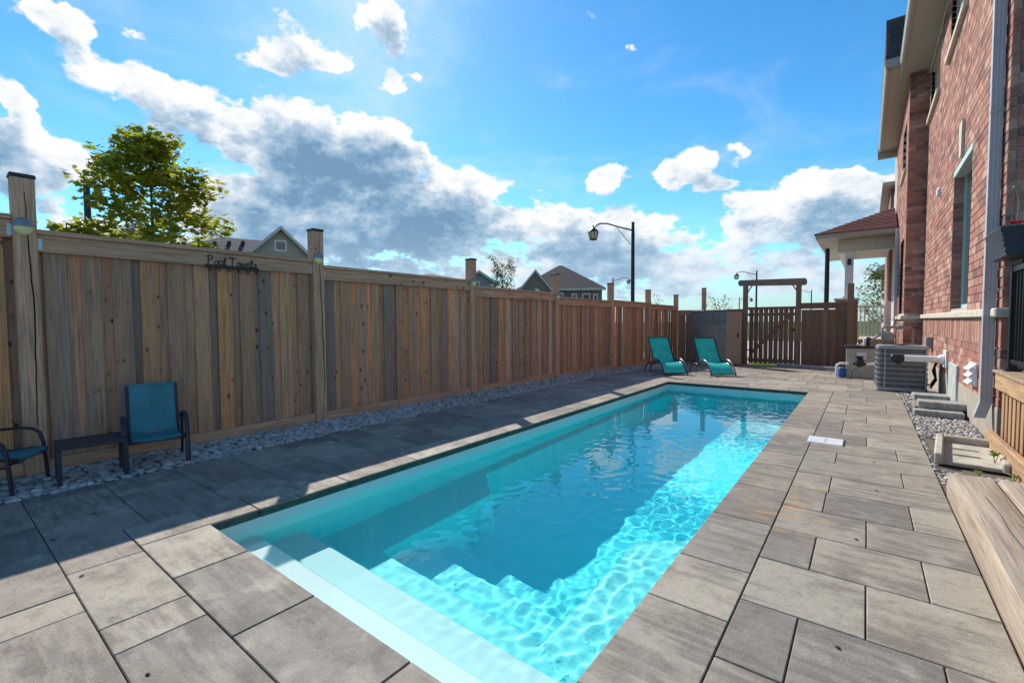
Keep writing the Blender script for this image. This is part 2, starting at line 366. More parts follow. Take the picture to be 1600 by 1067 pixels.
def f_brick(cols, dark=(.075, .04, .035)):
    def fn(t, b, out):
        rn = t.rand(); P = t.geo()
        base = t.ramp(rn, [(i/max(1, len(cols)-1), c) for i, c in enumerate(cols)] if len(cols) > 1 else [(0, cols[0]), (1, cols[0])])
        c = t.mix(t.mr(t.noise(P, 9, 5, .7), .45, .75, 0, .55), base, dark)
        c = t.mix(t.mr(t.noise(P, 45, 4, .7), .55, .75, 0, .5), c, (.50, .38, .33))
        t.set(b.inputs['Base Color'], c)
        t.set(b.inputs['Normal'], t.bump(t.noise(P, 70, 5, .7), .55, .006))
    return fn
BRICK = M('red_brick', f_brick([(.46, .215, .155), (.37, .155, .115), (.51, .28, .205), (.30, .13, .105), (.58, .36, .28), (.42, .18, .13), (.19, .10, .09), (.48, .26, .19)]), rough=.85, spec=.25)
MORT = M('mortar', col=(.48, .43, .37), rough=.95, bump=.4, vs=20)
STONE = M('limestone_sill', col=(.58, .53, .43), rough=.85, bump=.5, vs=14, var=.16)
def f_conc(t, b, out):
    P = t.geo(); n1 = t.noise(P, 2.2, 6, .65); n2 = t.noise(P, 30, 4, .6)
    c = t.mix(t.mr(n1, .3, .7), (.46, .41, .33), (.34, .30, .25)); c = t.mix(t.mr(n2, .5, .75, 0, .3), c, (.22, .19, .16))
    t.set(b.inputs['Base Color'], c); t.set(b.inputs['Normal'], t.bump(n2, .3, .005))
CONC = M('parged_concrete', f_conc, rough=.9, spec=.2)
CONCL = M('cast_concrete', col=(.46, .42, .34), rough=.9, bump=.5, vs=11, var=.2, bs=90)
SLAB = M('grey_stone_slab', col=(.30, .295, .27), rough=.85, bump=.7, vs=13, var=.3, bs=50)
WHITE = M('white_painted', col=(.78, .78, .76), rough=.45, var=.05)
PVC = M('white_plastic', col=(.80, .80, .78), rough=.35, var=.04)
ALUM = M('grey_aluminium', col=(.44, .45, .47), rough=.5, metal=.08, var=.06)
EAVE = M('taupe_aluminium', col=(.38, .35, .30), rough=.5, var=.05)
def f_soffit(t, b, out):
    P = t.geo(); y = t.n('ShaderNodeSeparateXYZ', i_Vector=P).outputs[1]
    s = t.math('FRACT', t.math('MULTIPLY', y, 1/.1)); k = t.mr(t.math('ABSOLUTE', t.math('SUBTRACT', s, .5)), .40, .48)
    t.set(b.inputs['Base Color'], t.mix(k, (.46, .43, .36), (.22, .20, .17))); t.set(b.inputs['Normal'], t.bump(k, .4, -.01))
SOFF = M('vented_soffit', f_soffit, rough=.55)
def f_shing(t, b, out):
    rn = t.rand(); P = t.geo()
    c = t.ramp(t.n('ShaderNodeTexWhiteNoise', i_Vector=t.vm('FLOOR', t.mapv(P, (3.3, 3.3, 9)))).outputs[0], [(0, (.075, .06, .055)), (.5, (.11, .085, .075)), (1, (.15, .12, .105))])
    c = t.mix(t.noise(P, 120, 3, .7), c, (.05, .045, .045))
    t.set(b.inputs['Base Color'], c); t.set(b.inputs['Normal'], t.bump(t.noise(P, 150, 3, .7), .5, .005))
SHING = M('asphalt_shingle', f_shing, rough=.95, spec=.2)
SHINGR = M('red_brown_shingle', lambda t, b, o: (f_shing(t, b, o), t.set(b.inputs['Base Color'], t.mix(t.rand(), (.12, .05, .045), (.17, .08, .07)))), rough=.95, spec=.2)
BLACK = M('black_metal', col=(.02, .021, .024), rough=.35, metal=.3)
DARKF = M('dark_frame_metal', col=(.035, .04, .055), rough=.4, metal=.4)
BLKP = M('black_plastic', col=(.018, .018, .02), rough=.45)
GALV = M('galvanised_steel', col=(.42, .50, .52), rough=.4, metal=.7)
def f_glass(t, b, out):
    b.inputs['Roughness'].default_value = .04
    t.set(b.inputs['Base Color'], (.03, .045, .05, 1)); t.set(b.inputs['Specular IOR Level'], .8)
GLASS = M('window_glass', f_glass)
def f_sling(base):
    def fn(t, b, out):
        P = t.obj(); w1 = t.n('ShaderNodeTexWave', i_Scale=70.0, i_Distortion=.3); t.set(w1.inputs[0], P)
        n1 = t.noise(P, 5, 4, .6)
        c = t.mix(t.mr(n1, .3, .7), tuple(x*.85 for x in base), tuple(x*1.12 for x in base))
        c = t.mix(t.math('MULTIPLY', w1.outputs[1], .18), c, tuple(x*.5 for x in base))
        t.set(b.inputs['Base Color'], c); t.set(b.inputs['Normal'], t.bump(w1.outputs[1], .15, .002))
        t.set(b.inputs['Subsurface Weight'], 0.0)
    return fn
TEAL = M('teal_sling_fabric', f_sling((.03, .60, .50)), rough=.6, spec=.3)
TEALB = M('blue_sling_fabric', f_sling((.06, .22, .25)), rough=.6, spec=.3)

# ---------------------------------------------------------------- ground
def f_grass(t, b, out):
    P = t.geo(); c = t.mix(t.mr(t.noise(P, .5, 5, .6), .35, .65), (.045, .085, .02), (.09, .12, .035))
    c = t.mix(t.mr(t.noise(P, 22, 4, .7), .4, .7, 0, .6), c, (.03, .05, .012))
    t.set(b.inputs['Base Color'], c); t.set(b.inputs['Normal'], t.bump(t.noise(P, 40, 4, .7), .7, .03))
GRASS = M('lawn', f_grass, rough=.95, spec=.15)
Hh = 700
m = MB()
xa, xb, ya, yb, gz = -5.7, 5.0, -6.0, 17.15, -.32
for (x0, x1, y0, y1) in ((-Hh, xa, -Hh, Hh), (xb, Hh, -Hh, Hh), (xa, xb, -Hh, ya), (xa, xb, yb, Hh)):
    m.add([(x0, y0, gz), (x1, y0, gz), (x1, y1, gz), (x0, y1, gz)], [(0, 1, 2, 3)])
tag(m.build('ground', GRASS, fix=False), kind='structure')
ASPH = M('asphalt', col=(.055, .055, .056), rough=.9, bump=.5, vs=3, var=.25)
m = MB(); m.add([(-31, -80, gz+.006), (-23, -80, gz+.006), (-23, 140, gz+.006), (-31, 140, gz+.006)], [(0, 1, 2, 3)])
m.add([(-22.9, 40, gz+.006), (120, 40, gz+.006), (120, 48, gz+.006), (-22.9, 48, gz+.006)], [(0, 1, 2, 3)])
tag(m.build('road', ASPH, fix=False), kind='structure')
# bedding sand that shows in the paver joints, with the pool cut out of it
SAND = M('joint_sand', col=(.13, .11, .085), rough=1, bump=.5)
PX0, PX1, PY0, PY1 = -3.22, -.763, 1.06, 9.44          # pool opening at the coping
m = MB()
def sheet(m, x0, x1, y0, y1, dz):
    ys = [y0]+[y for y in (9.8, 12, 14) if y0 < y < y1]+[y1]
    for a, b_ in zip(ys, ys[1:]):
        m.add([(x0, a, zg(a)+dz), (x1, a, zg(a)+dz), (x1, b_, zg(b_)+dz), (x0, b_, zg(b_)+dz)], [(0, 1, 2, 3)])
for r_ in ((-5.9, PX0-.12, -6.0, 17.2), (PX1+.12, 5.0, -6.0, 17.2), (PX0-.12, PX1+.12, -6.0, PY0-.12), (PX0-.12, PX1+.12, PY1+.12, 17.2)):
    sheet(m, *r_, -.016)
patio = tag(m.build('patio', SAND, fix=False), kind='structure')

PM = {}
def slab(parent, name, x0, x1, y0, y1, mat, th=.05, gap=.0027, top=0.0, lift=True):
    w, h = round(x1-x0-2*gap, 3), round(y1-y0-2*gap, 3)
    k = (w, h, th, mat.name)
    if k not in PM: PM[k] = MB().box(-w/2, w/2, -h/2, h/2, -th, 0, .0035).mesh('paver_mesh', mat)
    cy = (y0+y1)/2; z = zg(cy)+top+(rnd.uniform(-.0016, .0012) if lift else 0)
    rx = -.03 if cy > 9.8 else 0
    return put(name, PM[k], mat, parent, ((x0+x1)/2, cy, z), (rx+rnd.uniform(-.0015, .0015), rnd.uniform(-.0015, .0015), 0))
def row(y0, y1, xs):
    for a, b_ in zip(xs, xs[1:]): slab(patio, 'paver', a, b_, y0, y1, PAV)
# --- right of the pool
XL, XR = PX1+.338, .474
rows = [(1.33, 1.775, (-.2, .25)), (1.775, 2.22, (-.2, .25)), (2.22, 2.685, (.025,)), (2.685, 3.13, (-.2, .252)), (3.13, 3.56, (.027,)),
        (3.56, 4.0, (-.2, .252)), (4.0, 4.42, (-.19,)), (4.42, 4.85, (.25,)), (4.85, 5.25, (-.19,)), (5.25, 5.69, (.25,)),
        (5.69, 6.13, (.03,)), (6.13, 6.53, (-.19,)), (6.53, 6.98, (-.19, .25)), (6.98, 7.45, (.03,)), (7.45, 7.9, (-.19,)), (7.9, 8.35, (-.19, .25)),
        (8.35, 8.8, (.26,)), (8.8, 9.25, (.03,)), (9.25, 9.7, (-.19,))]
y = 1.33
while y > -2.5:
    rows.insert(0, (y-.445, y, rnd.choice([(-.2, .25), (.025,), (-.19,)]))); y -= .445
for (a, b_, js) in rows: row(a, b_, [XL, *js, XR])
# --- left of the pool (shaded)
LX0, LX1 = -4.75, PX0-.338
rowsL = [(-.05, .403, (-4.05,)), (.403, .845, (-4.6, -3.83)), (.845, 1.30, (-4.27,)), (1.30, 1.752, (-3.83,)), (1.752, 2.2, (-4.05,)), (2.2, 2.65, (-4.5, -3.8)), (2.65, 3.1, (-4.3,)), (3.1, 3.55, (-4.05,)), (3.55, 4.0, (-4.52, -4.07))]
y = 4.0
while y < 9.5:
    rowsL.append((y, y+.45, rnd.choice([(-4.3, -3.85), (-4.07,), (-4.52, -4.07), (-3.85,), (-4.3,)]))); y += .45
for (a, b_, js) in rowsL: row(a, b_, [LX0, *js, LX1])
# --- near end of the pool, then further back
row(.403, .718, [LX1, -3.137, -2.458, -2.225, -1.548, -1.32, -.87, XL])
row(.403, .845, [])
row(-.05, .403, [LX1, -2.905, -2.675, -2.0, -1.55, -1.1, -.65, XL])
y = -.05; k = 0
while y > -2.4:
    xs = [LX0]
    while xs[-1] < XL-.7: xs.append(round(xs[-1]+rnd.choice([.45, .675, .675, .225]), 3))
    row(y-.45, y, xs+[XL]); y -= .45
# --- beyond the pool
y = PY1+.338; k = 0
while y < 16.6:
    xs = [LX0 if y > 9.45 else LX1]; hgt = rnd.choice([.45, .45, .225])
    while xs[-1] < XR-.7: xs.append(round(xs[-1]+rnd.choice([.45, .675, .675, .225]), 3))
    row(y, y+hgt, xs+[XR if y < 10.6 else 1.02]); y += hgt
    if y > 13 and k == 0: k = 1
# strip between the side fields and the far field
row(9.7, PY1+.338, [XL, .03, XR]); row(8.95+.0, 8.95, [])

# ---------------------------------------------------------------- pool
pool = thing('swimming_pool', 'long narrow in-ground pool with pale turquoise shell, entry steps and stone coping', 'pool', ((PX0+PX1)/2, (PY0+PY1)/2, 0))
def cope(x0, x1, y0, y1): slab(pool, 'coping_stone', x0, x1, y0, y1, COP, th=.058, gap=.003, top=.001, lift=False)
ov = .012
ys = [PY0, 1.36, 2.04, 2.74, 3.42, 4.1, 4.78, 5.46, 6.14, 6.82, 7.5, 8.18, 8.86, PY1]
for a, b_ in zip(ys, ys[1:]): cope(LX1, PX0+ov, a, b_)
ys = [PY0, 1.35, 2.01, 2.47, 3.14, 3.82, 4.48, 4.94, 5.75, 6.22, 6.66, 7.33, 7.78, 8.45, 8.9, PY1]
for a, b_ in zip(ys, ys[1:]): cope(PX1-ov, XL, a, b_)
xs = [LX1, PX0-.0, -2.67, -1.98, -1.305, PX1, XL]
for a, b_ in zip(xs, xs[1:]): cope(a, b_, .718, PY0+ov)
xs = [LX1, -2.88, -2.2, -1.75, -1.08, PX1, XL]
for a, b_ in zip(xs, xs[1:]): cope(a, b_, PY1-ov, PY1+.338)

def f_shell(t, b, out):     # light absorbed by the water is painted in: pale steps, turquoise deep floor
    P = t.geo(); n = t.noise(P, 3, 4, .5)
    z = t.n('ShaderNodeSeparateXYZ', i_Vector=P).outputs[2]
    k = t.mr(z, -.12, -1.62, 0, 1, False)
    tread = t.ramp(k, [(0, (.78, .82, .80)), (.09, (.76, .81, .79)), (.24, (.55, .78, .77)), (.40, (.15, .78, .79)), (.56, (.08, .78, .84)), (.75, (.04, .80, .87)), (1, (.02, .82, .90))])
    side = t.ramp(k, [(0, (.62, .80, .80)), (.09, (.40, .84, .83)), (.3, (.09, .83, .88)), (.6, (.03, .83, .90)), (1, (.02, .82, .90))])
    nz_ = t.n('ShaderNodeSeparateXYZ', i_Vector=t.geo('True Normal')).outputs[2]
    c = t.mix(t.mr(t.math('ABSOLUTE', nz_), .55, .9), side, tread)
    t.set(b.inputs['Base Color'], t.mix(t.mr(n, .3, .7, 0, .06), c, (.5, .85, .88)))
    t.set(b.inputs['Roughness'], .5)
SHELL = M('pool_fibreglass', f_shell, spec=.4)
WZ = -.125
gx = [PX0-.012, -3.09, -2.72, -1.335, -.9, PX1+.012]
gy = [PY0-.012, 1.35, 1.67, 1.98, 2.34, 2.66, 3.0, 3.42, 9.28, PY1+.012]
td = [.12, .35, .60, .84, 1.08, 1.30]
def depth(i, j):
    side = i in (0, 1, 3, 4); edge = i in (0, 4)
    if j <= 1: return td[j]
    if side and j <= 6: return min(td[j] if j < 6 else 9, .60)
    if j <= 5: return td[j]
    if edge or j == 8: return .60
    return 1.34
v = []; f = []; key = {}
def V(x, y, z):
    k = (round(x, 4), round(y, 4), round(z, 4))
    if k not in key: key[k] = len(v); v.append(k)
    return key[k]
def mv(i, j, d):
    x, y = gx[i], gy[j]
    if j == 7 and i in (2, 3): y -= .20
    if j == 7 and i in (1, 4): y += .12
    if d > 1.32:   # the deep end slopes down and its walls lean in
        if i in (1, 2): x = -3.0
        if i in (3, 4): x = -.98
        if j == 8: y -= .1
        d = 1.34+.14*(y-3)/6
        if i in (2, 3) and j == 7: x = gx[i]
    return (x, y, WZ-d)
nx, ny = len(gx)-1, len(gy)-1
for j in range(ny):
    for i in range(nx):
        d = depth(i, j)
        f.append([V(*mv(i, j, d)), V(*mv(i+1, j, d)), V(*mv(i+1, j+1, d)), V(*mv(i, j+1, d))])
        for (i2, j2, a, c) in ((i+1, j, (i+1, j), (i+1, j+1)), (i, j+1, (i+1, j+1), (i, j+1))):
            if i2 < nx and j2 < ny:
                d2 = depth(i2, j2)
                if abs(d2-d) > 1e-4: f.append([V(*mv(*a, d)), V(*mv(*a, d2)), V(*mv(*c, d2)), V(*mv(*c, d))])
for j in range(ny):
    for i, s_ in ((0, 0), (nx, nx-1)):
        d = depth(s_, j); f.append([V(*mv(i, j, d)), V(*mv(i, j+1, d)), V(gx[i], gy[j+1], -.058), V(gx[i], gy[j], -.058)])
for i in range(nx):
    for j, s_ in ((0, 0), (ny, ny-1)):
        d = depth(i, s_); f.append([V(*mv(i, j, d)), V(*mv(i+1, j, d)), V(gx[i+1], gy[j], -.058), V(gx[i], gy[j], -.058)])
f = [list(dict.fromkeys(q)) for q in f]; f = [q for q in f if len(q) > 2]
m = MB(); m.add(v, f); shell = m.build('shell', SHELL, pool)
import bmesh
bm = bmesh.new(); bm.from_mesh(shell.data); bmesh.ops.remove_doubles(bm, verts=bm.verts, dist=.001)
bmesh.ops.recalc_face_normals(bm, faces=bm.faces)
if max(bm.faces, key=lambda q: q.calc_area() if abs(q.normal.z) > .9 else 0).normal.z < 0: bmesh.ops.reverse_faces(bm, faces=bm.faces)
ed = [e for e in bm.edges if len(e.link_faces) == 2 and e.calc_face_angle(0) > .6]
bmesh.ops.bevel(bm, geom=ed, offset=.03, segments=3, profile=.5, affect='EDGES', clamp_overlap=True)
bm.to_mesh(shell.data); bm.free(); shell.data.shade_smooth(); shell.data.set_sharp_from_angle(angle=R(50))
shell.cycles.is_caustics_receiver = True
# water: one gently rippled refracting sheet
def f_water(t, b, out):
    t.nt.nodes.remove(b)
    g = t.n('ShaderNodeBsdfGlass', i_Roughness=0.0, i_IOR=1.33); t.nt.links.new(g.outputs[0], out.inputs[0])
    g.inputs['Color'].default_value = (.93, .995, 1, 1)
WATER = M('pool_water', f_water)
wx0, wx1, wy0, wy1 = PX0-.013, PX1+.013, PY0-.013, PY1+.013
st = .02; NX, NY = int((wx1-wx0)/st), int((wy1-wy0)/st)
vs = []
for j in range(NY+1):
    for i in range(NX+1):
        x = wx0+(wx1-wx0)*i/NX; y = wy0+(wy1-wy0)*j/NY
        q = Vector((x, y, 0)); wv = noise.noise_vector(q*1.3)*.25
        k = .6+.95*noise.noise(q*.55+Vector((4, 1, 0)))
        k *= .015+.985*min(1, max(0, (y-1.42)/.55))
        h = .0010*noise.noise(q*4.2+wv)+.0014*noise.noise(Vector((x*9.5, y*8, 5))+wv*1.6)+.0012*noise.noise(Vector((x*17, y*14, 9))+wv*2)+.00045*noise.noise(Vector((x*30, y*26, 2)))
        vs.append((x, y, WZ+h*k*1.45))
fs = [(j*(NX+1)+i, j*(NX+1)+i+1, (j+1)*(NX+1)+i+1, (j+1)*(NX+1)+i) for j in range(NY) for i in range(NX)]
me = bpy.data.meshes.new('water'); me.from_pydata(vs, [], fs); me.materials.append(WATER); me.shade_smooth()
wat = bpy.data.objects.new('water', me); COL.objects.link(wat); wat.cycles.is_caustics_caster = True
tag(wat, kind='structure')

# ---------------------------------------------------------------- wooden fence along the left
fence = thing('wooden_fence', 'long tan board fence with capped posts running beside the pool', 'fence', (-5.5, 8.5, 0))
FX = -5.5                                             # face of the rails
posts = [(-2.45, 2.56), (.565, 2.48), (3.11, 2.43), (5.99, 2.365), (8.76, 2.32), (11.58, 2.293), (14.30, 2.25), (17.02, 2.21)]
tops = [2.145, 2.045, 1.987, 1.892, 1.812, 1.835, 1.80]
pm = {}
for i, (y, z) in enumerate(posts):
    g = zg(y)
    MB().box(FX-.105, FX+.035, y-.07, y+.07, g-.3, z-.03, .006).build('post', POSTW, fence)
    MB().box(FX-.112, FX+.042, y-.077, y+.077, z-.03, z, .006).build('post_cap', M('dark_post_cap', col=(.035, .03, .035), rough=.5), fence)
    if i in (0, 1, 2, 3):   # long drying cracks in the near posts
        ck = MB(); x = FX+.0362; yy = y+.005; zz = z-.15
        pts = []
        while zz > .35: pts.append((x, yy, zz)); zz -= .12; yy += rnd.uniform(-.008, .012)*.8
        for a, b_ in zip(pts, pts[1:]):
            w_ = .0022+.0028*math.sin(math.pi*(a[2]-.3)/2.1)
            ck.add([(x, a[1]-w_, a[2]), (x, a[1]+w_, a[2]), (x, b_[1]+w_, b_[2]), (x, b_[1]-w_, b_[2])], [(0, 1, 2, 3)])
        ck.build('drying_crack', M('crack', col=(.02, .014, .01), rough=1), fence)
bmesh_cache = {}
def board(parent, x0, x1, y, w, z0, z1, mat, axis='y'):
    h = round(z1-z0, 2); k = (round(x1-x0, 3), round(w, 3), h, mat.name, axis)
    if k not in bmesh_cache:
        mb = MB()
        if axis == 'y': mb.box(-(x1-x0)/2, (x1-x0)/2, -w/2, w/2, 0, h, .003)
        else: mb.box(-w/2, w/2, -(x1-x0)/2, (x1-x0)/2, 0, h, .003)
        bmesh_cache[k] = mb.mesh('board_mesh', mat)
    loc = ((x0+x1)/2, y, z0) if axis == 'y' else (y, (x0+x1)/2, z0)
    return put('board', bmesh_cache[k], mat, parent, loc, (rnd.uniform(-.003, .003), rnd.uniform(-.004, .004), 0))
for i in range(len(posts)-1):
    ya, yb = posts[i][0]+.07, posts[i+1][0]-.07; zt = tops[i]; g0, g1 = zg(ya), zg(yb)
    s_ = .012 if i < 6 else 0
    r = MB().box(FX-.04, FX, ya+.002, yb-.002, zt-.185, zt-.042, .004)
    r.build('top_rail', WOODY, fence)
    MB().box(FX-.07, FX+.022, ya+.002, yb-.002, zt-.04, zt, .004).build('cap_board', WOODY, fence)
    o = MB().box(FX-.035, FX+.004, ya+.002, yb-.002, min(g0, g1)-.05, min(g0, g1)+.105, .004).build('kickboard', WOODY, fence)
    y = ya; n = round((yb-ya)/.228); per = (yb-ya)/n
    for k in range(n):
        wf = per*rnd.uniform(.56, .64)
        yc = ya+per*(k+.5)+rnd.uniform(-.008, .008)
        board(fence, FX-.062, FX-.043, yc, .139 if rnd.random() < .5 else .145, g1+.0, zt-.045, WOOD)
        board(fence, FX-.092, FX-.073, ya+per*(k+1) if k < n-1 else yb-.03, .145, g1+.0, zt-.05, WOOD)
    board(fence, FX-.092, FX-.073, ya+.03, .145, g1+.0, zt-.05, WOOD)
    sc_ = MB()
    for k in range(n):
        yc = ya+per*(k+.5)
        for zz in (g1+.16, (g1+zt)/2, zt-.24):
            for dy in (-.04, .04):
                z1_ = zz+rnd.uniform(-.012, .012); sc_.box(FX-.0432, FX-.0412, yc+dy-.0035, yc+dy+.0035, z1_-.0035, z1_+.0035)
    o = sc_.build('screw_heads', MATS['crack'], fence, fix=False); o['kind'] = 'stuff'
    for yy, sg in ((ya, 1), (yb, -1)):
        MB().box(FX-.002, FX+.004, min(yy, yy+sg*.03), max(yy, yy+sg*.03), zt-.17, zt-.075, .001).build('rail_bracket', GALV, fence)
# solar lights on the posts
LM = M('solar_light_metal', col=(.22, .26, .29), rough=.5, metal=.1)
LENS = M('cream_lens', col=(.85, .78, .38), rough=.6, spec=.3)
CELL = M('solar_cell', col=(.015, .03, .09), rough=.15)
first = None
names = ['large near round solar light on the fence post by the chairs', 'round solar light on the post at the far end of the towel sign bay',
         'round solar light on the third tall post, in front of the small tree', 'farthest round solar light, on the post before the brick house']
for i, (y, z) in enumerate([(.555, 2.05), (3.11, 2.06), (5.99, 1.95), (8.76, 1.83)]):
    if first is None:
        t_ = thing('solar_light', names[0], 'light', (FX+.037, y, z), 0, 'solar lights on the fence posts', world=False)
        r_ = .062
        def half(a0, a1, rr, dep, squash=1.2):
            vs = [(0.0, 0.0, 0.0)]; fs = []; n = 12; rings = 5
            vs = []; 
            for q in range(rings+1):
                ph = (math.pi/2)*q/rings
                for k in range(n+1):
                    a = a0+(a1-a0)*k/n
                    vs.append((dep*math.cos(ph), rr*math.sin(ph)*math.cos(a), rr*math.sin(ph)*math.sin(a)*squash))
            for q in range(rings):
                for k in range(n): A = q*(n+1)+k; fs.append((A, A+n+1, A+n+2, A+1))
            mb = MB(); mb.add(vs, fs); return mb
        half(0, math.pi, r_, .05).build('housing', LM, t_, smooth=True)
        half(math.pi, 2*math.pi, r_*.96, .042).build('lens', LENS, t_, smooth=True)
        MB().cbox((.036, 0, .030), (.004, .052, .024), .001, (0, -.55, 0)).build('solar_panel', CELL, t_)
        MB().box(.002, .0075, -r_, r_, -.004, .004, .001).build('rim', LM, t_)
        first = t_
    else:
        c = dup(first, (FX+.037, y, z), 0, names[i])
# 'Pool Towels' hook rail
sg = thing('towel_hook_sign', 'black metal hook rail with Pool Towels lettering on the fence rail', 'sign', (FX+.004, 2.13, 1.87))
SY0, SY1, SZ = 1.86, 2.40, 1.862
MB().box(FX+.002, FX+.008, SY0, SY1, SZ-.020, SZ+.014, .001).build('backplate', BLACK, sg)
for k in range(6):
    y = SY0+.035+k*(SY1-SY0-.07)/5
    MB().tube([(FX+.006, y, SZ-.01), (FX+.01, y, SZ-.045), (FX+.024, y+.004, SZ-.056), (FX+.036, y+.006, SZ-.04)], .005, 6).build('hook', BLACK, sg, smooth=60)
GL = {'P': [[(0, 0), (.1, 1.5)], [(-.15, 1.35), (.35, 1.6), (.75, 1.35), (.6, .9), (.05, .7)]],
      'o': [[(.3, .75), (.05, .5), (.05, .15), (.3, 0), (.55, .15), (.55, .55), (.3, .75), (.6, .7)]],
      'l': [[(.0, 0.0), (.25, .5), (.4, 1.1), (.3, 1.35), (.15, 1.1), (.15, .3), (.3, 0), (.5, .1)]],
      'T': [[(-.2, 1.35), (.1, 1.5), (.9, 1.4)], [(.4, 1.42), (.3, .6), (.35, 0), (.15, .02)]],
      'w': [[(0, .7), (.05, .15), (.25, .02), (.4, .6), (.45, .1), (.65, .05), (.8, .7)]],
      'e': [[(.05, .35), (.5, .5), (.4, .75), (.15, .65), (.05, .25), (.3, 0), (.6, .15)]],
      's': [[(.0, 0.0), (.35, .7), (.5, .4), (.4, .05), (.1, .08)]]}
adv = {'P': .95, 'o': .68, 'l': .55, 'T': 1.0, 'w': .92, 'e': .65, 's': .6, ' ': .55}
tx = 'Pool Towels'; tot = sum(adv[c] for c in tx); sc = (SY1-SY0-.05)/tot; y = SY0+.03
for ch in tx:
    if ch != ' ':
        mb = MB()
        for stt in GL[ch]: mb.tube([(FX+.006, y+px*sc, SZ+.016+pz*sc*.95) for px, pz in stt], .0048, 5)
        mb.build('letter', BLACK, sg, smooth=60)
    y += adv[ch]*sc

# ---------------------------------------------------------------- river stone beds
import bmesh
def f_peb(t, b, out):
    rn = t.rand(); P = t.obj()
    c = t.ramp(rn, [(0, (.42, .39, .35)), (.15, (.30, .29, .28)), (.3, (.55, .52, .47)), (.45, (.40, .33, .27)), (.6, (.50, .47, .44)), (.75, (.23, .225, .22)), (.88, (.62, .59, .54)), (1, (.36, .33, .31))])
    c = t.mix(t.mr(t.noise(P, 40, 4, .6), .45, .75, 0, .35), c, (.24, .22, .20))
    t.set(b.inputs['Base Color'], c); t.set(b.inputs['Normal'], t.bump(t.noise(P, 90, 4, .6), .2, .002))
PEB = M('river_stone', f_peb, rough=.7, spec=.35)
def peb_mesh(seed, sub):
    bm = bmesh.new(); bmesh.ops.create_icosphere(bm, subdivisions=sub, radius=1)
    r2 = random.Random(seed)
    for v in bm.verts: v.co *= 1+.22*noise.noise(v.co*1.1+Vector((seed*3.1, 0, 0)))+r2.uniform(-.02, .02)
    me = bpy.data.meshes.new('stone_mesh'); bm.to_mesh(me); bm.free(); me.materials.append(PEB); me.shade_smooth(); return me
hi = [peb_mesh(k, 2) for k in range(7)]; lo = [peb_mesh(k+20, 1) for k in range(5)]
def vf(me): return [v.co.copy() for v in me.vertices], [tuple(p.vertices) for p in me.polygons]
hiv, lov = [vf(x) for x in hi], [vf(x) for x in lo]
def bed(x0, x1, y0, y1, name, label, skip=lambda x, y: False, limit=150, size=.026, keep=lambda x, y: True):
    root = bpy.data.objects.new(name, None)
    base = MB(); ys_ = [y0]+[q for q in (9.8, 12, 14) if y0 < q < y1]+[y1]
    for a, b_ in zip(ys_, ys_[1:]): base.add([(x0, a, zg(a)-.04), (x1, a, zg(a)-.04), (x1, b_, zg(b_)-.04), (x0, b_, zg(b_)-.04)], [(0, 1, 2, 3)])
    root = base.build(name, SAND, fix=False); tag(root, kind='structure')
    pts = []
    for layer, dz in ((0, -.026), (1, -.004)):
        sp = size*1.72; y = y0+size
        while y < y1-size*.3:
            spy = sp*(1 if y < 9 else 1.25); x = x0+size*.9
            while x < x1-size*.5:
                px, py = x+rnd.uniform(-.4, .4)*sp, y+rnd.uniform(-.4, .4)*sp
                if x0+.012 < px < x1-.012 and not skip(px, py): pts.append((px, py, zg(py)+dz+rnd.uniform(-.006, .008)))
                x += spy
            y += spy
    pts.sort(key=lambda p: math.hypot(p[0], p[1])-(0 if p[2]-zg(p[1]) > -.015 else 5))
    mb = MB(); n = 0
    for p in pts:
        s0 = size*rnd.choice([.55, .7, .85, 1, 1.1, 1.35])*rnd.uniform(.85, 1.1)
        sx, sy, sz = s0*rnd.uniform(1, 1.45), s0*rnd.uniform(.75, 1), s0*rnd.uniform(.5, .7)
        rot = Matrix.Rotation(rnd.uniform(0, 6.28), 4, 'Z') @ Matrix.Rotation(rnd.uniform(-.35, .35), 4, 'X')
        if n < limit and keep(p[0], p[1]):
            o = put('stone', rnd.choice(hi), PEB, root, p); o.rotation_euler = rot.to_euler(); o.scale = (sx, sy, sz); n += 1
        else:
            vv, ff_ = rnd.choice(hiv if p[1] < 4.5 else lov); T = Matrix.Translation(p) @ rot @ Matrix.Diagonal((sx, sy, sz, 1))
            mb.add([T @ q for q in vv], ff_)
    o = mb.build('stone', PEB, root, smooth=True, fix=False); o['kind'] = 'stuff'
    return root
bed(-5.5, LX0, -1.2, 16.6, 'gravel_bed', '', limit=170, size=.03, keep=lambda x, y: y > .15)

# ---------------------------------------------------------------- patio chairs and side table
def rot2(p, a): return (p[0]*math.cos(a)-p[1]*math.sin(a), p[0]*math.sin(a)+p[1]*math.cos(a))
def sling_surface(prof, w, th=.006, sag=.012, ny=6):
    mb = MB(); n = len(prof); vs = []
    for s_ in (0, 1):
        for (x, z) in prof:
            for k in range(ny+1):
                u = k/ny*2-1; vs.append((x, u*w/2, z-sag*(1-u*u)-s_*th))
    N_ = n*(ny+1); fs = []
    for i in range(n-1):
        for k in range(ny):
            a = i*(ny+1)+k; fs.append((a, a+1, a+ny+2, a+ny+1)); fs.append((N_+a, N_+a+ny+1, N_+a+ny+2, N_+a+1))
    for k in range(ny): fs.append((k, N_+k, N_+k+1, k+1)); a = (n-1)*(ny+1)+k; fs.append((a, a+1, N_+a+1, N_+a))
    for i in range(n-1):
        a = i*(ny+1); fs.append((a, a+ny+1, N_+a+ny+1, N_+a)); a += ny; fs.append((a, N_+a, N_+a+ny+1, a+ny+1))
    return mb.add(vs, fs)
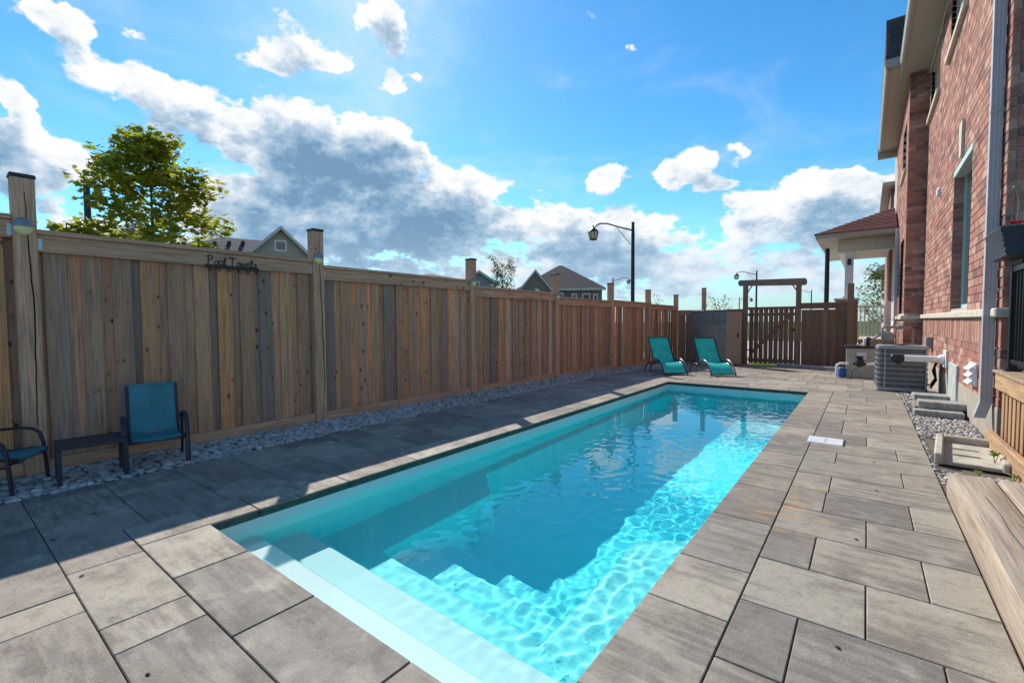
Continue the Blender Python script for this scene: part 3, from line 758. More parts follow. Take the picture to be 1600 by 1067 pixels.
def make_chair(label, loc, rz):
    c = thing('patio_chair', label, 'chair', loc, rz, 'patio chairs by the fence', world=False)
    w = .335
    seat = [(.20, .255), (.21, .268), (.19, .278), (.12, .272), (.0, .262), (-.10, .262), (-.135, .275)]
    back = [(-.135, .275), (-.165, .31), (-.20, .40), (-.24, .54), (-.272, .655), (-.282, .68)]
    sling_surface(seat, w).build('seat', TEALB, c, smooth=60)
    bk = sling_surface(back, w, sag=.0).build('backrest', TEALB, c, smooth=60)
    for s_ in (-1, 1):
        y = s_*(w/2+.014)
        MB().tube([(.205, y, .262), (.12, y, .268), (0, y, .258), (-.10, y, .258), (-.145, y, .28), (-.20, y, .40), (-.245, y, .54), (-.286, y, .685)], .0125, 8).build('side_rail', DARKF, c, smooth=60)
        y = s_*(w/2+.05)
        MB().tube([(.185, y, 0), (.165, y, .30), (.145, y, .385), (.10, y, .42), (.03, y, .432), (-.12, y, .425), (-.185, y, .405), (-.215, y, .36)], .013, 8, flat=(.019, .011)).build('arm', DARKF, c, smooth=60)
        MB().tube([(-.30, y, 0), (-.24, y, .20), (-.215, y, .37)], .012, 8).build('leg', DARKF, c, smooth=60)
        MB().tube([(.17, y, .22), (-.20, y, .22)], .009, 6).build('stretcher', DARKF, c, smooth=60)
    MB().tube([(.165, -w/2-.05, .235), (.165, w/2+.05, .235)], .01, 8).tube([(-.10, -w/2-.05, .222), (-.10, w/2+.05, .222)], .01, 8).build('cross_bar', DARKF, c, smooth=60)
    MB().tube([(-.286, -w/2-.014, .685), (-.286, w/2+.014, .685)], .0125, 8).build('top_bar', TEALB, c, smooth=60)
    return c
ch1 = make_chair('blue sling patio chair with dark metal arms, right of the low side table', (-5.04, 1.27, 0), R(-11))
ch2 = dup(ch1, (-5.15, .33, 0), R(58), 'blue sling patio chair at the left edge, left of the low side table', None)
# goggles strap on the right-hand chair back
g_ = thing('hair_tie_strap', 'small dark blue strap hanging from the top of the right-hand patio chair', 'strap', (-5.30, 1.43, .56))
MB().tube([(-5.318, 1.43, .688), (-5.30, 1.435, .675), (-5.285, 1.437, .62), (-5.273, 1.436, .58)], .006, 6, flat=(.004, .010)).build('band', M('dark_blue_fabric', col=(.015, .04, .12), rough=.8), g_, smooth=60)
tb = thing('side_table', 'low dark slatted metal side table between the two patio chairs', 'table', (-4.99, .83, 0), R(-6), world=False)
for k in range(5): MB().box(-.15+k*.062, -.15+k*.062+.052, -.20, .20, .302, .314, .003).build('slat', DARKF, tb)
MB().box(-.165, .165, -.215, -.198, .285, .318, .003).box(-.165, .165, .198, .215, .285, .318, .003).box(-.166, -.154, -.198, .198, .285, .317, .003).box(.154, .166, -.198, .198, .285, .317, .003).build('frame', DARKF, tb)
for sx in (-1, 1):
    for sy in (-1, 1): MB().box(sx*.148-.014, sx*.148+.014, sy*.198-.016, sy*.198+.016, 0, .286, .004).build('leg', DARKF, tb)

# ---------------------------------------------------------------- sun loungers
SILV = M('brushed_rail_metal', col=(.16, .17, .20), rough=.3, metal=.7)
def make_lounger(label, loc, rz):
    c = thing('sun_lounger', label, 'sun lounger', loc, rz, 'teal sun loungers beside the shed', world=False)   # local +x runs from foot to head
    w = .50
    leg = [(.05, .055), (.10, .12), (.17, .19), (.25, .245), (.35, .285), (.46, .30), (.56, .285), (.64, .255)]
    bk = [(.66, .25), (.70, .28), (.78, .38), (.88, .53), (.98, .68), (1.08, .84), (1.09, .855)]
    sling_surface(leg, w, sag=.015).build('leg_sling', TEAL, c, smooth=60)
    b_ = sling_surface(bk, w, sag=0).build('back_sling', TEAL, c, smooth=60)
    MB().tube([(.86, -.2, .512), (.905, -.2, .575), (.905, .2, .575), (.86, .2, .512)], .02, 8, flat=(.02, .014)).build('head_pillow', TEAL, b_, smooth=60)
    for s_ in (-1, 1):
        y = s_*.285
        arc = [(.0, 0), (.035, .08), (.09, .165), (.17, .245), (.27, .30), (.38, .335), (.50, .335), (.62, .305), (.72, .255), (.80, .19), (.85, .10), (.87, 0)]
        MB().tube([(x, y, z+.006) for x, z in arc], .017, 8, flat=(.012, .026)).build('side_arch', SILV, c, smooth=60)
        y2 = s_*.262
        MB().tube([(.60, y2, .27), (.66, y2, .262), (.74, y2, .34), (.86, y2, .515), (.98, y2, .70), (1.095, y2, .865)], .013, 8).build('back_rail', DARKF, c, smooth=60)
        MB().tube([(.72, y, .20), (.90, y, .235), (1.06, y, .20), (1.18, y, .11), (1.25, y, 0)], .014, 8, flat=(.011, .02)).build('rear_leg', DARKF, c, smooth=60)
        MB().tube([(.95, y2, .62), (1.02, y2, .23)], .008, 6).build('back_stay', DARKF, c, smooth=60)
        MB().tube([(.045, s_*.262, .05), (.10, s_*.262, .118), (.17, s_*.262, .188), (.25, s_*.262, .243), (.35, s_*.262, .283), (.46, s_*.262, .298), (.60, s_*.262, .27)], .011, 6).build('leg_rail', SILV, c, smooth=60)
    MB().tube([(.04, -.285, .05), (.04, .285, .05)], .012, 8).tube([(.87, -.285, .03), (.87, .285, .03)], .01, 8).tube([(.66, -.285, .25), (.66, .285, .25)], .012, 8).tube([(1.06, -.285, .205), (1.06, .285, .205)], .01, 8).tube([(1.09, -.262, .86), (1.09, .262, .86)], .013, 8).build('cross_bar', DARKF, c, smooth=60)
    return c
lg = make_lounger('teal sling sun lounger in front of the grey shed, its foot in full sun', (-2.57, 11.3, zg(11.3)), math.atan2(.78, -.62))
dup(lg, (-3.50, 10.82, zg(10.82)), math.atan2(.74, -.67), 'teal sling sun lounger against the board fence, wholly in shade')

# ---------------------------------------------------------------- storage shed
sh = thing('storage_shed', 'tall grey plastic storage shed with plank walls behind the loungers', 'shed', (-3.43, 15.4, zg(15.4)))
Cn = Vector((-3.43, 15.4, 0)); dl = Vector((-.81, .586, 0)); dr = Vector((.586, .81, 0)); Ls, Ws, zb, zt = 1.72, .58, zg(15.4), 1.60
RT = Matrix(((dl.x, dr.x, 0, Cn.x), (dl.y, dr.y, 0, Cn.y), (0, 0, 1, 0), (0, 0, 0, 1)))
SHP = M('taupe_plank_plastic', col=(.32, .27, .22), rough=.6, var=.1); SHB = M('shaded_plank_plastic', col=(.29, .245, .205), rough=.6, var=.1)  # darker copy for the plank side: its shade put into the colour
SHT = M('shed_trim_plastic', col=(.10, .095, .10), rough=.6)
def rbox(mb, a0, a1, b0, b1, z0, z1, bv=.004): return mb.box(a0, a1, b0, b1, z0, z1, bv, RT)
rbox(MB(), .012, Ls-.012, .012, Ws-.012, zb+.02, zt-.04).build('core', SHT, sh)
n = 11
for k in range(n): rbox(MB(), .02+k*(Ls-.04)/n+.004, .02+(k+1)*(Ls-.04)/n-.004, -.004, .012, zb+.03, zt-.045).build('plank', SHB, sh)
dm = rbox(MB(), -.006, .012, .02, Ws-.02, zb+.04, zt-.05).build('door', SHP, sh)
for k in range(4): rbox(MB(), -.010, -.006, .05+k*.125, .05+k*.125+.11, zb+.07, zt-.08, .002).build('door_plank', SHP, dm)
rbox(MB(), -.03, -.010, .37, .43, .72, .86).build('latch', BLKP, dm)
rbox(MB(), -.02, .03, -.012, .03, zb, zt-.04).build('corner_post', SHP, sh)
rbox(MB(), -.03, Ls+.03, -.03, Ws+.03, zt-.04, zt, .012).build('roof', SHT, sh)

# ---------------------------------------------------------------- gate, its arbour and the board fence beside it
GY = 17.0; gz0 = zg(GY)
gate = thing('garden_gate', 'brown slatted wooden gate with diagonal brace under the arbour', 'gate', (-2.4, GY, gz0))
x = -3.10
while x < -1.80:
    board(gate, GY-.022, GY, x+.068, .127, gz0+.05, 1.60, GWOOD, 'x'); x += .1435
MB().box(-3.14, -1.78, GY-.062, GY+.04, 1.605, 1.69, .004).build('top_rail', GWOODX, gate)
MB().box(-3.13, -1.79, GY+.001, GY+.036, 1.40, 1.49, .004).build('rail', GWOODX, gate)
MB().box(-3.13, -1.79, GY+.001, GY+.036, gz0+.10, gz0+.20, .004).build('rail', GWOODX, gate)
a = math.atan2(1.25, 1.15); MB().cbox((-2.46, GY-.04, .78), (1.66, .03, .10), .004, (0, -a, 0)).build('brace', GWOODX, gate)
MB().box(-1.86, -1.80, GY-.05, GY-.023, .90, .99, .003).build('latch', BLACK, gate)
for z in (.25, 1.42): MB().box(-3.16, -2.98, GY-.028, GY-.023, z, z+.035, .001).build('hinge', BLACK, gate)
arb = thing('gate_arbour', 'wooden arbour of two posts and a cross beam over the gate', 'arbour', (-2.4, GY, gz0))
MB().box(-3.29, -3.15, GY-.07, GY+.07, gz0-.02, 2.42, .006).build('post', M('brown_post', f_wood([(.30, .19, .115), (.33, .21, .13)], knots=.4), spec=.3), arb)
MB().box(-1.77, -1.63, GY-.07, GY+.07, gz0-.02, 2.36, .006).build('post', MATS['brown_post'], arb)
MB().prism([(-3.44, 2.55), (-3.44, 2.47), (-3.40, 2.41), (-1.53, 2.345), (-1.49, 2.40), (-1.49, 2.50), (-1.53, 2.56), (-3.40, 2.60)], GY-.072, GY+.072, 'y').build('beam', M('grey_beam', f_wood([(.27, .22, .18)], 'x', weather=.7), spec=.3), arb)
for sx in (-1, 1):
    x = -3.15 if sx < 0 else -1.77
    MB().tube([(x, GY, 2.2), (x-sx*.12, GY, 2.40)], .02, 6).build('corner_brace', MATS['brown_post'], arb)
pan = thing('gate_side_fence', 'dark brown board fence panel between the gate and the house porch', 'fence', (-1.0, GY, gz0))
x = -1.60; k = 0
while x < -.50:
    board(pan, GY-.02-.021*(k % 2), GY-.021*(k % 2), x+.055, .128, gz0-.02, 1.57, GWOOD, 'x'); x += .108; k += 1
MB().box(-1.62, -.46, GY-.082, GY-.043, 1.60, 1.745, .004).build('top_rail', GWOODX, pan)
MB().box(-1.63, -.44, GY-.10, GY+.02, 1.748, 1.785, .004).build('cap_board', GWOODX, pan)
MB().box(-.455, -.30, GY-.09, GY+.06, gz0-.02, 2.33, .006).build('post', MATS['brown_post'], pan)
bk2 = thing('back_fence', 'tan board fence with one tall capped post behind the grey shed', 'fence', (-4.3, GY, gz0))
x = -5.42; k = 0
while x < -3.30:
    board(bk2, GY-.02, GY, x+.05, .128, gz0-.02, 1.60, WOOD, 'x'); x += .132; k += 1
MB().box(-5.42, -4.60, GY-.06, GY-.022, 1.45, 1.59, .004).box(-4.44, -3.30, GY-.06, GY-.022, 1.45, 1.59, .004).build('top_rail', WOODY, bk2)
MB().box(-5.42, -3.30, GY-.08, GY+.01, 1.602, 1.635, .004).build('cap_board', WOODY, bk2)
MB().box(-4.59, -4.45, GY-.16, GY-.085, gz0-.05, 2.37, .006).build('post', POSTW, bk2)
MB().box(-4.60, -4.44, GY-.17, GY-.075, 2.37, 2.40, .006).build('post_cap', MATS['dark_post_cap'], bk2)
# stone kerb in front of the panel
kb = MB(); kb.cbox((-1.30, 15.9, zg(15.9)+.03), (1.75, .16, .17), .02, (0, 0, -.30))
tag(kb.build('kerb_stone', SLAB), 'long grey stone kerb lying before the dark board panel', 'kerb')

# ---------------------------------------------------------------- gravel, slabs and splash block along the house
def inb(x, y, b): return b[0] < x < b[1] and b[2] < y < b[3]
blocks = [(.52, 1.1, 7.85, 9.05), (.60, 1.1, 9.05, 10.0), (.50, 1.0, 5.1, 6.5)]
bed(.478, 1.04, 4.35, 10.75, 'gravel_strip', '', skip=lambda x, y: any(inb(x, y, b) for b in blocks) or (y < 4.72), limit=120, size=.021)
def slabthing(c, s, rz, label, mat=SLAB, bv=.008):
    o = MB().box(-s[0]/2, s[0]/2, -s[1]/2, s[1]/2, -s[2]/2, s[2]/2, bv)
    ob = o.build('stone_slab', mat); ob.location = c; ob.rotation_euler = (0, 0, rz)
    return tag(ob, label, 'slab', 'loose stone slabs by the house wall')
slabthing((.83, 9.48, .05), (.46, .34, .10), .04, 'dark grey stone slab nearest the air conditioner')
slabthing((.80, 8.66, .028), (.50, .62, .075), .0, 'pale flat paver slab lying between the two dark stone slabs', PAV)
slabthing((.81, 8.28, .115), (.46, .30, .09), -.03, 'dark grey stone slab stacked on top, before the pale panel on the wall')
slabthing((.76, 8.03, .03), (.48, .20, .08), .02, 'low dark stone slab edging the pebbles under the stacked slab')
sp = thing('splash_block', 'open concrete splash block lying in the pebbles under the downspout', 'splash block', (.77, 5.78, 0), R(-6), world=False)
MB().box(-.20, .20, -.44, .46, .0, .035, .006).build('base', CONCL, sp)
MB().box(-.235, -.175, -.46, .46, 0, .10, .012).build('side_wall', CONCL, sp)
MB().box(.175, .225, -.46, .46, 0, .085, .012).build('side_wall', CONCL, sp)
MB().box(-.176, .176, .40, .46, 0, .10, .01).build('end_wall', CONCL, sp)
for yy in (-.16, .10): MB().box(-.12, .06, yy, yy+.018, .035, .048, .003).build('rib', CONCL, sp)

# ---------------------------------------------------------------- brick house
house = thing('brick_house', 'two-storey red brick house on the right with stone ledge, eaves and tall windows', 'house', (1.04, 10, 0))
WX, Y0H, Y1H, ZH = 1.04, 6.45, 14.4, 6.95
FZ = .37
# openings in the west wall: (y0, y1, z0, z1)
OPN = [(8.38, 9.98, 1.405, 3.52), (9.25, 10.95, 5.74, 6.75), (12.35, 14.05, 5.74, 6.75)]
def wall_with_holes(x0, x1, y0, y1, z0, z1, holes, name, mat, parent):
    zs = sorted({z0, z1, *[h[2] for h in holes], *[h[3] for h in holes]}); mb = MB()
    for a, b_ in zip(zs, zs[1:]):
        cuts = sorted((h[0], h[1]) for h in holes if h[2] <= a+1e-6 and h[3] >= b_-1e-6); y = y0
        for c in cuts: mb.box(x0, x1, y, c[0], a, b_); y = c[1]
        mb.box(x0, x1, y, y1, a, b_)
    return mb.build(name, mat, parent)
wall = wall_with_holes(WX+.012, WX+.26, Y0H+.012, Y1H, FZ, ZH, OPN, 'wall', MORT, house)
MB().box(WX-.004, WX+.3, Y0H-.004, Y1H, -.4, FZ+.002, .004).build('foundation', CONC, house)
MB().box(WX+.262, 4.9, Y0H+.012, Y0H+.26, FZ, ZH).build('wall', MORT, house)
MB().box(WX+.301, 4.9, Y0H-.004, Y0H+.26, -.4, FZ+.002, .004).build('foundation', CONC, house)
MB().box(4.9, 5.2, Y0H, 25, -.4, ZH).build('wall', MORT, house)
# bricks: running bond; soldier course under the ledge
BL, BH, CZ = .258, .088, .1
bricks = []        # (cx, cy, cz, sx, sy, sz)
def course_y(x, y0, y1, z, zh, ph, holes, L=BL+.012, mark=0):
    segs = [(y0, y1)]
    for h in holes:
        if h[2] < z+zh-.02 and h[3] > z+.02:
            segs = [s_ for (a, b_) in segs for s_ in ((a, min(b_, h[0])), (max(a, h[1]), b_)) if s_[1]-s_[0] > .02]
    for (a, b_) in segs:
        y = y0+ph-L
        while y < b_:
            c0, c1 = max(y, a), min(y+L-.012, b_)
            if c1-c0 > .02: bricks.append((x+.03+rnd.uniform(-.002, .002), (c0+c1)/2, z+zh/2, .06, c1-c0, zh))
            y += L
k = 0; z = FZ+.006
while z < .93: course_y(WX, Y0H, Y1H, z, BH, (k % 2)*.135, OPN); z += CZ*.972; k += 1
course_y(WX, Y0H, Y1H, z, 1.262-z, 0, [], L=.09)
z = 1.36; k = 0
while z < ZH-.06: course_y(WX, Y0H, Y1H, z, BH, (k % 2)*.135, OPN); z += CZ; k += 1
def course_x(y, x0, x1, z, ph, zh=BH):
    x = x0+ph-.27
    while x < x1:
        a, b_ = max(x, x0), min(x+BL, x1)
        if b_-a > .02: bricks.append(((a+b_)/2, y+.03+rnd.uniform(-.002, .002), z+zh/2, b_-a, .06, zh))
        x += .27
z = FZ+.006; k = 0
while z < 4.6: course_x(Y0H, WX+.062, 2.3, z, ((k+1) % 2)*.135); z += CZ; k += 1
# reveals of the lower window (dark far jamb faces the camera)
z = 1.41; k = 0
# projecting wing beyond
WX2, Y2, Y3 = .70, 14.4, 22.0
OP2 = [(15.0, 16.5, 1.405, 3.3), (15.2, 16.6, 5.0, 6.2)]
wall_with_holes(WX2+.012, WX2+.26, Y2+.012, Y3, -.4, 7.0, OP2, 'wall', MORT, house)
MB().box(WX2+.262, 1.3, Y2+.012, Y2+.26, -.4, 7.0).build('wall', MORT, house)
z = .1; k = 0
while z < 7.0:
    if not (1.24 < z+.05 < 1.37):
        course_x(Y2, WX2, WX+.0, z, (k % 2)*.135)
        course_y(WX2, Y2+.062, 19.6, z, BH, (k % 2)*.135, OP2)
    z += CZ; k += 1
bm_key = {}
bricks.sort(key=lambda b: 0 if (b[1] < 13.5 and b[2] < 5.4) else 1)
def bscore(b):   # how large it shows: distance and how squarely it is seen
    d = math.dist((b[0], b[1], b[2]), (0, 0, 1.25)); vis = 1.0 if b[3] > b[4] else .5
    if b[3] > b[4] and b[0] > 1.55: vis = .01
    return -(vis/d)*(1 if b[2] < 4.4 else .2)
bricks.sort(key=bscore)
bst = MB()
for i, b_ in enumerate(bricks):
    if i < 300:
        key_ = tuple(round(q, 2) for q in b_[3:])
        if key_ not in bm_key: bm_key[key_] = MB().box(-key_[0]/2, key_[0]/2, -key_[1]/2, key_[1]/2, -key_[2]/2, key_[2]/2, .004).mesh('brick_mesh', BRICK)
        put('brick', bm_key[key_], BRICK, house, b_[:3])
    else:
        cx, cy, cz, sx, sy, sz = b_; bst.box(cx-sx/2, cx+sx/2, cy-sy/2, cy+sy/2, cz-sz/2, cz+sz/2)
o = bst.build('brick', BRICK, house, fix=False); o['kind'] = 'stuff'
# stone ledge
y = Y0H-.055; k = 0
while y < Y1H-.05:
    L = min(1.22, Y1H-y); MB().box(WX-.055, WX+.14, y, y+L-.005, 1.268, 1.358, .012).build('ledge_stone', STONE, house); y += L
MB().box(WX+.142, 2.4, Y0H-.055, Y0H+.1, 1.268, 1.358, .012).build('ledge_stone', STONE, house)
MB().box(WX2-.055, WX-.06, Y2-.055, Y2+.05, 1.25, 1.345, .012).build('ledge_stone', STONE, house)
MB().box(WX2-.055, WX2+.05, Y2+.052, 19.5, 1.25, 1.345, .012).build('ledge_stone', STONE, house)
FRM = M('pale_window_frame', col=(.50, .62, .56), rough=.45, var=.04)
def window(x, y0, y1, z0, z1, n=1, parent=house, dep=.10, mat=FRM, w=.07):
    fr = MB().box(x+dep, x+dep+.07, y0, y0+w, z0, z1, .003).box(x+dep, x+dep+.07, y1-w, y1, z0, z1, .003).box(x+dep, x+dep+.07, y0+w, y1-w, z1-w, z1, .003).box(x+dep, x+dep+.07, y0+w, y1-w, z0, z0+w, .003)
    wn = fr.build('window', mat, parent)
    ys = [y0+w+(y1-y0-2*w)*i/n for i in range(n+1)]
    for i in range(n):
        MB().box(x+dep+.03, x+dep+.04, ys[i], ys[i+1], z0+w, z1-w).build('pane', GLASS, wn)
        if i: MB().box(x+dep+.01, x+dep+.06, ys[i]-.02, ys[i]+.02, z0+w, z1-w, .003).build('mullion', mat, wn)
    return wn
window(WX+.02, *OPN[0]); window(WX, *OPN[1], n=2, mat=WHITE); window(WX, *OPN[2], n=2, mat=WHITE); window(WX2, *OP2[0]); window(WX2, *OP2[1])
# brick reveal of the tall window: thin header bricks on the far jamb and the near jamb
rv = MB(); z = 1.364
while z < 3.44:
    rv.box(WX+.003, WX+.152, 9.968, 9.986, z, z+.088); rv.box(WX+.003, WX+.152, 8.374, 8.392, z, z+.088); z += .1
MB().box(WX+.004, WX+.16, 9.974, 10.0, 1.36, 3.5).build('jamb', MORT, house)
o = rv.build('jamb_brick', BRICK, house, fix=False); o['kind'] = 'stuff'
MB().box(WX-.004, WX+.14, 8.38, 9.98, 3.44, 3.535, .003).build('window_head', FRM, house)
MB().prism([(9.10, 3.56), (9.26, 3.56), (9.32, 4.05), (9.04, 4.05)], WX-.035, WX+.02, 'x').build('keystone', STONE, house)
for (a, b_, z) in ((9.15, 11.05, 5.63), (12.25, 14.12, 5.63)): MB().box(WX-.06, WX+.1, a, b_, z, z+.10, .01).build('window_sill', STONE, house)
MB().box(WX2-.05, WX2+.1, 15.1, 16.7, 4.9, 4.99, .01).build('window_sill', STONE, house)
vn = MB().lathe((WX-.045, 11.75, 3.62), [(.075, 0), (.085, .012), (.085, .045)], 14, 'x').build('wall_vent', WHITE, house, smooth=50)
# upper eaves: soffit, fascia, gutter, a slope of roof
MB().box(.60, WX+.3, 5.6, 14.25, ZH-.012, ZH).build('soffit', SOFF, house)
MB().box(WX-.02, WX+.012, Y0H, 14.25, ZH-.14, ZH-.014, .003).build('frieze', M('pale_frieze', col=(.52, .53, .47), rough=.5), house)
MB().prism([(.595, ZH-.02), (.595, ZH+.15), (.49, ZH+.15), (.475, ZH+.11), (.50, ZH+.01), (.53, ZH-.02)], 5.6, 14.25, 'y').build('gutter', EAVE, house)
MB().add([(.50, 5.5, ZH+.16), (.50, 14.3, ZH+.16), (4.5, 14.3, ZH+2.2), (4.5, 5.5, ZH+2.2)], [(0, 1, 2, 3)]).add([(.50, 5.5, ZH+.13), (4.5, 5.5, ZH+2.17), (4.5, 14.3, ZH+2.17), (.50, 14.3, ZH+.13)], [(0, 1, 2, 3)]).build('roof', SHING, house, fix=False)
# wing eaves, set a little higher, and its hipped roof end with shingle courses
EZ = 7.05
MB().box(.34, 1.0, 14.02, 20.6, EZ-.012, EZ).build('soffit', SOFF, house)
MB().box(.30, 1.25, 13.95, 14.02, EZ-.03, EZ+.22, .006).build('fascia', EAVE, house)
MB().prism([(.34, EZ-.03), (.34, EZ+.16), (.22, EZ+.16), (.205, EZ+.11), (.235, EZ+.0), (.26, EZ-.03)], 13.95, 20.6, 'y').build('gutter', EAVE, house)
MB().prism([(.215, EZ+.12), (.23, EZ-.02), (1.2, EZ-.02), (1.2, EZ+.17), (.215, EZ+.17)], 13.86, 13.945, 'y').build('gutter', EAVE, house)
MB().box(.19, .75, 20.6, 20.72, EZ-.25, EZ+.2, .01).build('gable_return', EAVE, house)
for k in range(15):
    z0 = EZ+.18+k*.088; yy = 13.87+k*.06
    MB().add([(.235, yy, z0), (1.6, yy, z0), (1.6, yy+.075, z0+.10), (.235, yy+.075, z0+.10), (.235, yy+.012, z0-.012), (1.6, yy+.012, z0-.012)], [(0, 1, 2, 3), (4, 5, 1, 0)]).build('shingle_course', SHING, house)
MB().box(.215, .235, 13.9, 21, EZ+.17, EZ+.3, .003).build('rake_edge', EAVE, house)
MB().box(.24, 1.6, 14.0, 14.9, EZ+.16, EZ+.2).prism([(14.0, EZ+.18), (20.9, EZ+.18), (20.9, EZ+1.46), (14.86, EZ+1.46)], .24, 2.6, 'x').build('gable_block', SHING, house)
# a lower block further back
MB().box(.62, 3, 22.05, 27, -.3, 6.0).build('wall', M('far_brick', f_brick([(.30, .15, .12), (.33, .17, .13)]), rough=.9), house)
MB().box(.36, 1.2, 21.5, 27.2, 6.05, 6.2, .02).build('soffit', EAVE, house)
# downspout at the corner
DX0, DX1, DY0, DY1 = WX-.10, WX-.012, 6.62, 6.70
ds = MB(); prof = [(DX0, DY0), (DX0+.02, DY0+.006), (DX0+.022, DY0), (DX0+.044, DY0), (DX0+.046, DY0+.006), (DX0+.066, DY0), (DX1, DY0), (DX1, DY1), (DX0, DY1)]
ds.prism(prof, .40, ZH-.10); d_ = ds.build('downspout', ALUM, house)
el_ = MB(); P0 = [(p[0], p[1]) for p in ((DX0, DY0), (DX1, DY0), (DX1, DY1), (DX0, DY1))]
el_.add([(x, y, .405) for x, y in P0]+[(x-.045, y-.01, .24) for x, y in P0], [(0, 1, 5, 4), (1, 2, 6, 5), (2, 3, 7, 6), (3, 0, 4, 7)]).build('elbow', ALUM, d_)
MB().add([(x-.0445, y-.01, .243) for x, y in P0], [(0, 1, 2, 3)]).build('opening', BLKP, d_)
for z in (1.52, 3.3, 4.6): MB().box(DX0-.004, WX+.02, DY0-.004, DY1+.004, z, z+.025, .002).build('strap', ALUM, d_)
# fittings on the wall
MB().box(WX-.03, WX+.004, 8.86, 9.62, -.02, .60, .006).build('access_panel', M('pale_green_panel', col=(.48, .53, .50), rough=.5), house)
vt = MB().box(WX-.03, WX+.002, 7.50, 7.86, .46, .73, .008).build('dryer_vent', WHITE, house)
for k in range(3): MB().add([(WX-.03, 7.52, .71-k*.083), (WX-.03, 7.84, .71-k*.083), (WX-.085, 7.84, .655-k*.083), (WX-.085, 7.52, .655-k*.083), (WX-.03, 7.52, .65-k*.083), (WX-.03, 7.84, .65-k*.083)], [(0, 1, 2, 3), (3, 2, 5, 4), (0, 3, 4), (1, 5, 2)]).build('louvre', WHITE, vt)
MB().box(WX-.10, WX+.002, 12.1, 12.45, .68, .90, .006).build('electrical_box', M('grey_box', col=(.25, .26, .27), rough=.5), house)
pv = MB().lathe((WX-.52, 10.12, .60), [(.055, 0), (.055, .44)], 14, 'x').build('vent_pipe', PVC, house, smooth=50)
MB().lathe((WX-.11, 10.12, .60), [(.058, 0), (.085, .05), (.085, .075)], 14, 'x').box(WX-.03, WX+.002, 9.95, 10.29, .47, .75, .006).build('flange', PVC, pv, smooth=30)
MB().box(WX-.70, WX-.52, 10.06, 10.18, .54, .66, .02).lathe((WX-.60, 10.12, .50), [(.04, 0), (.05, .16)], 10).build('black_coupling', BLKP, pv, smooth=30)
cb = MB(); cb.tube([(WX-.02, 10.9, .62), (WX-.05, 10.9, .5), (WX-.10, 10.8, .35), (WX-.06, 10.75, .2), (WX-.12, 10.85, .05)], .018, 8).tube([(WX-.02, 10.7, .58), (WX-.09, 10.7, .44), (WX-.07, 10.7, .25), (WX-.13, 10.7, .12), (WX-.2, 10.7, .1)], .014, 8).build('line_set', BLKP, house, smooth=60)
# second downspout at the wing with a sloping foot
d2 = MB().box(WX2-.085, WX2-.015, 17.1, 17.2, 1.2, 3.85, .004).build('downspout', ALUM, house)
MB().tube([(WX2-.05, 17.15, 1.22), (WX2-.10, 17.1, 1.05), (WX2-.55, 16.0, .72), (-.22, 14.4, .52)], .045, 8, flat=(.045, .035)).build('extension', ALUM, d2, smooth=50)

# ---------------------------------------------------------------- air conditioner
ac = thing('air_conditioner', 'square grey outdoor air conditioning unit with louvred sides by the brick wall', 'air conditioner', (.53, 10.82, 0))
AX0, AX1, AY0, AY1, AZ = .155, .86, 10.48, 11.16, .79
def rrect(x0, x1, y0, y1, r, n=5):
    p = []
    for cx, cy, a0 in ((x1-r, y1-r, 0), (x0+r, y1-r, 90), (x0+r, y0+r, 180), (x1-r, y0+r, 270)):
        for k in range(n+1): a = R(a0+90*k/n); p.append((cx+r*math.cos(a), cy+r*math.sin(a)))
    return p
ACG = M('ac_painted_metal', col=(.33, .34, .35), rough=.42, var=.05); ACD = M('ac_coil', col=(.055, .058, .06), rough=.7)
MB().prism(rrect(AX0, AX1, AY0, AY1, .11), 0, .05).build('base', ACG, ac, smooth=30)
MB().prism(rrect(AX0+.035, AX1-.035, AY0+.035, AY1-.035, .09), .05, AZ-.04).build('coil', ACD, ac, smooth=30)
MB().prism(rrect(AX0, AX1, AY0, AY1, .11), AZ-.055, AZ-.012).prism(rrect(AX0+.02, AX1-.02, AY0+.02, AY1-.02, .10), AZ-.012, AZ).build('lid', ACG, ac, smooth=30)
for k in range(7):
    z = .13+k*.0865
    mb = MB(); P_ = rrect(AX0, AX1, AY0, AY1, .11, 6)
    mb.tube([(x, y, z) for x, y in P_+P_[:2]], .006, 6, cap=False, flat=(.006, .009)); mb.build('guard_ring', ACG, ac, smooth=60)
mb = MB()
P_ = rrect(AX0+.012, AX1-.012, AY0+.012, AY1-.012, .10, 5)
for (xa_, ya_), (xb_, yb_) in zip(P_, P_[1:]+P_[:1]):
    L = math.hypot(xb_-xa_, yb_-ya_); n_ = max(1, int(L/.0145))
    for k in range(n_):
        u = (k+.5)/n_; x, y = xa_+(xb_-xa_)*u, ya_+(yb_-ya_)*u; mb.box(x-.0022, x+.0022, y-.0022, y+.0022, .05, AZ-.055)
o = mb.build('guard_wire', ACG, ac, fix=False); o['kind'] = 'stuff'
for (x, y) in ((AX0+.125, AY0-.003), (AX1-.03, AY0-.001), (AX0-.003, AY1-.13)): MB().box(x-.012, x+.012, y-.006, y+.012, .05, AZ-.055, .003).build('upright', ACG, ac)
fan = MB()
for k in range(12):
    r = .035+.022*k; fan.tube([(.508+r*math.cos(a_), 10.82+r*math.sin(a_), AZ+.006) for a_ in [2*math.pi*q/28 for q in range(29)]], .002, 4, cap=False)
fan.build('fan_grille', BLACK, ac)

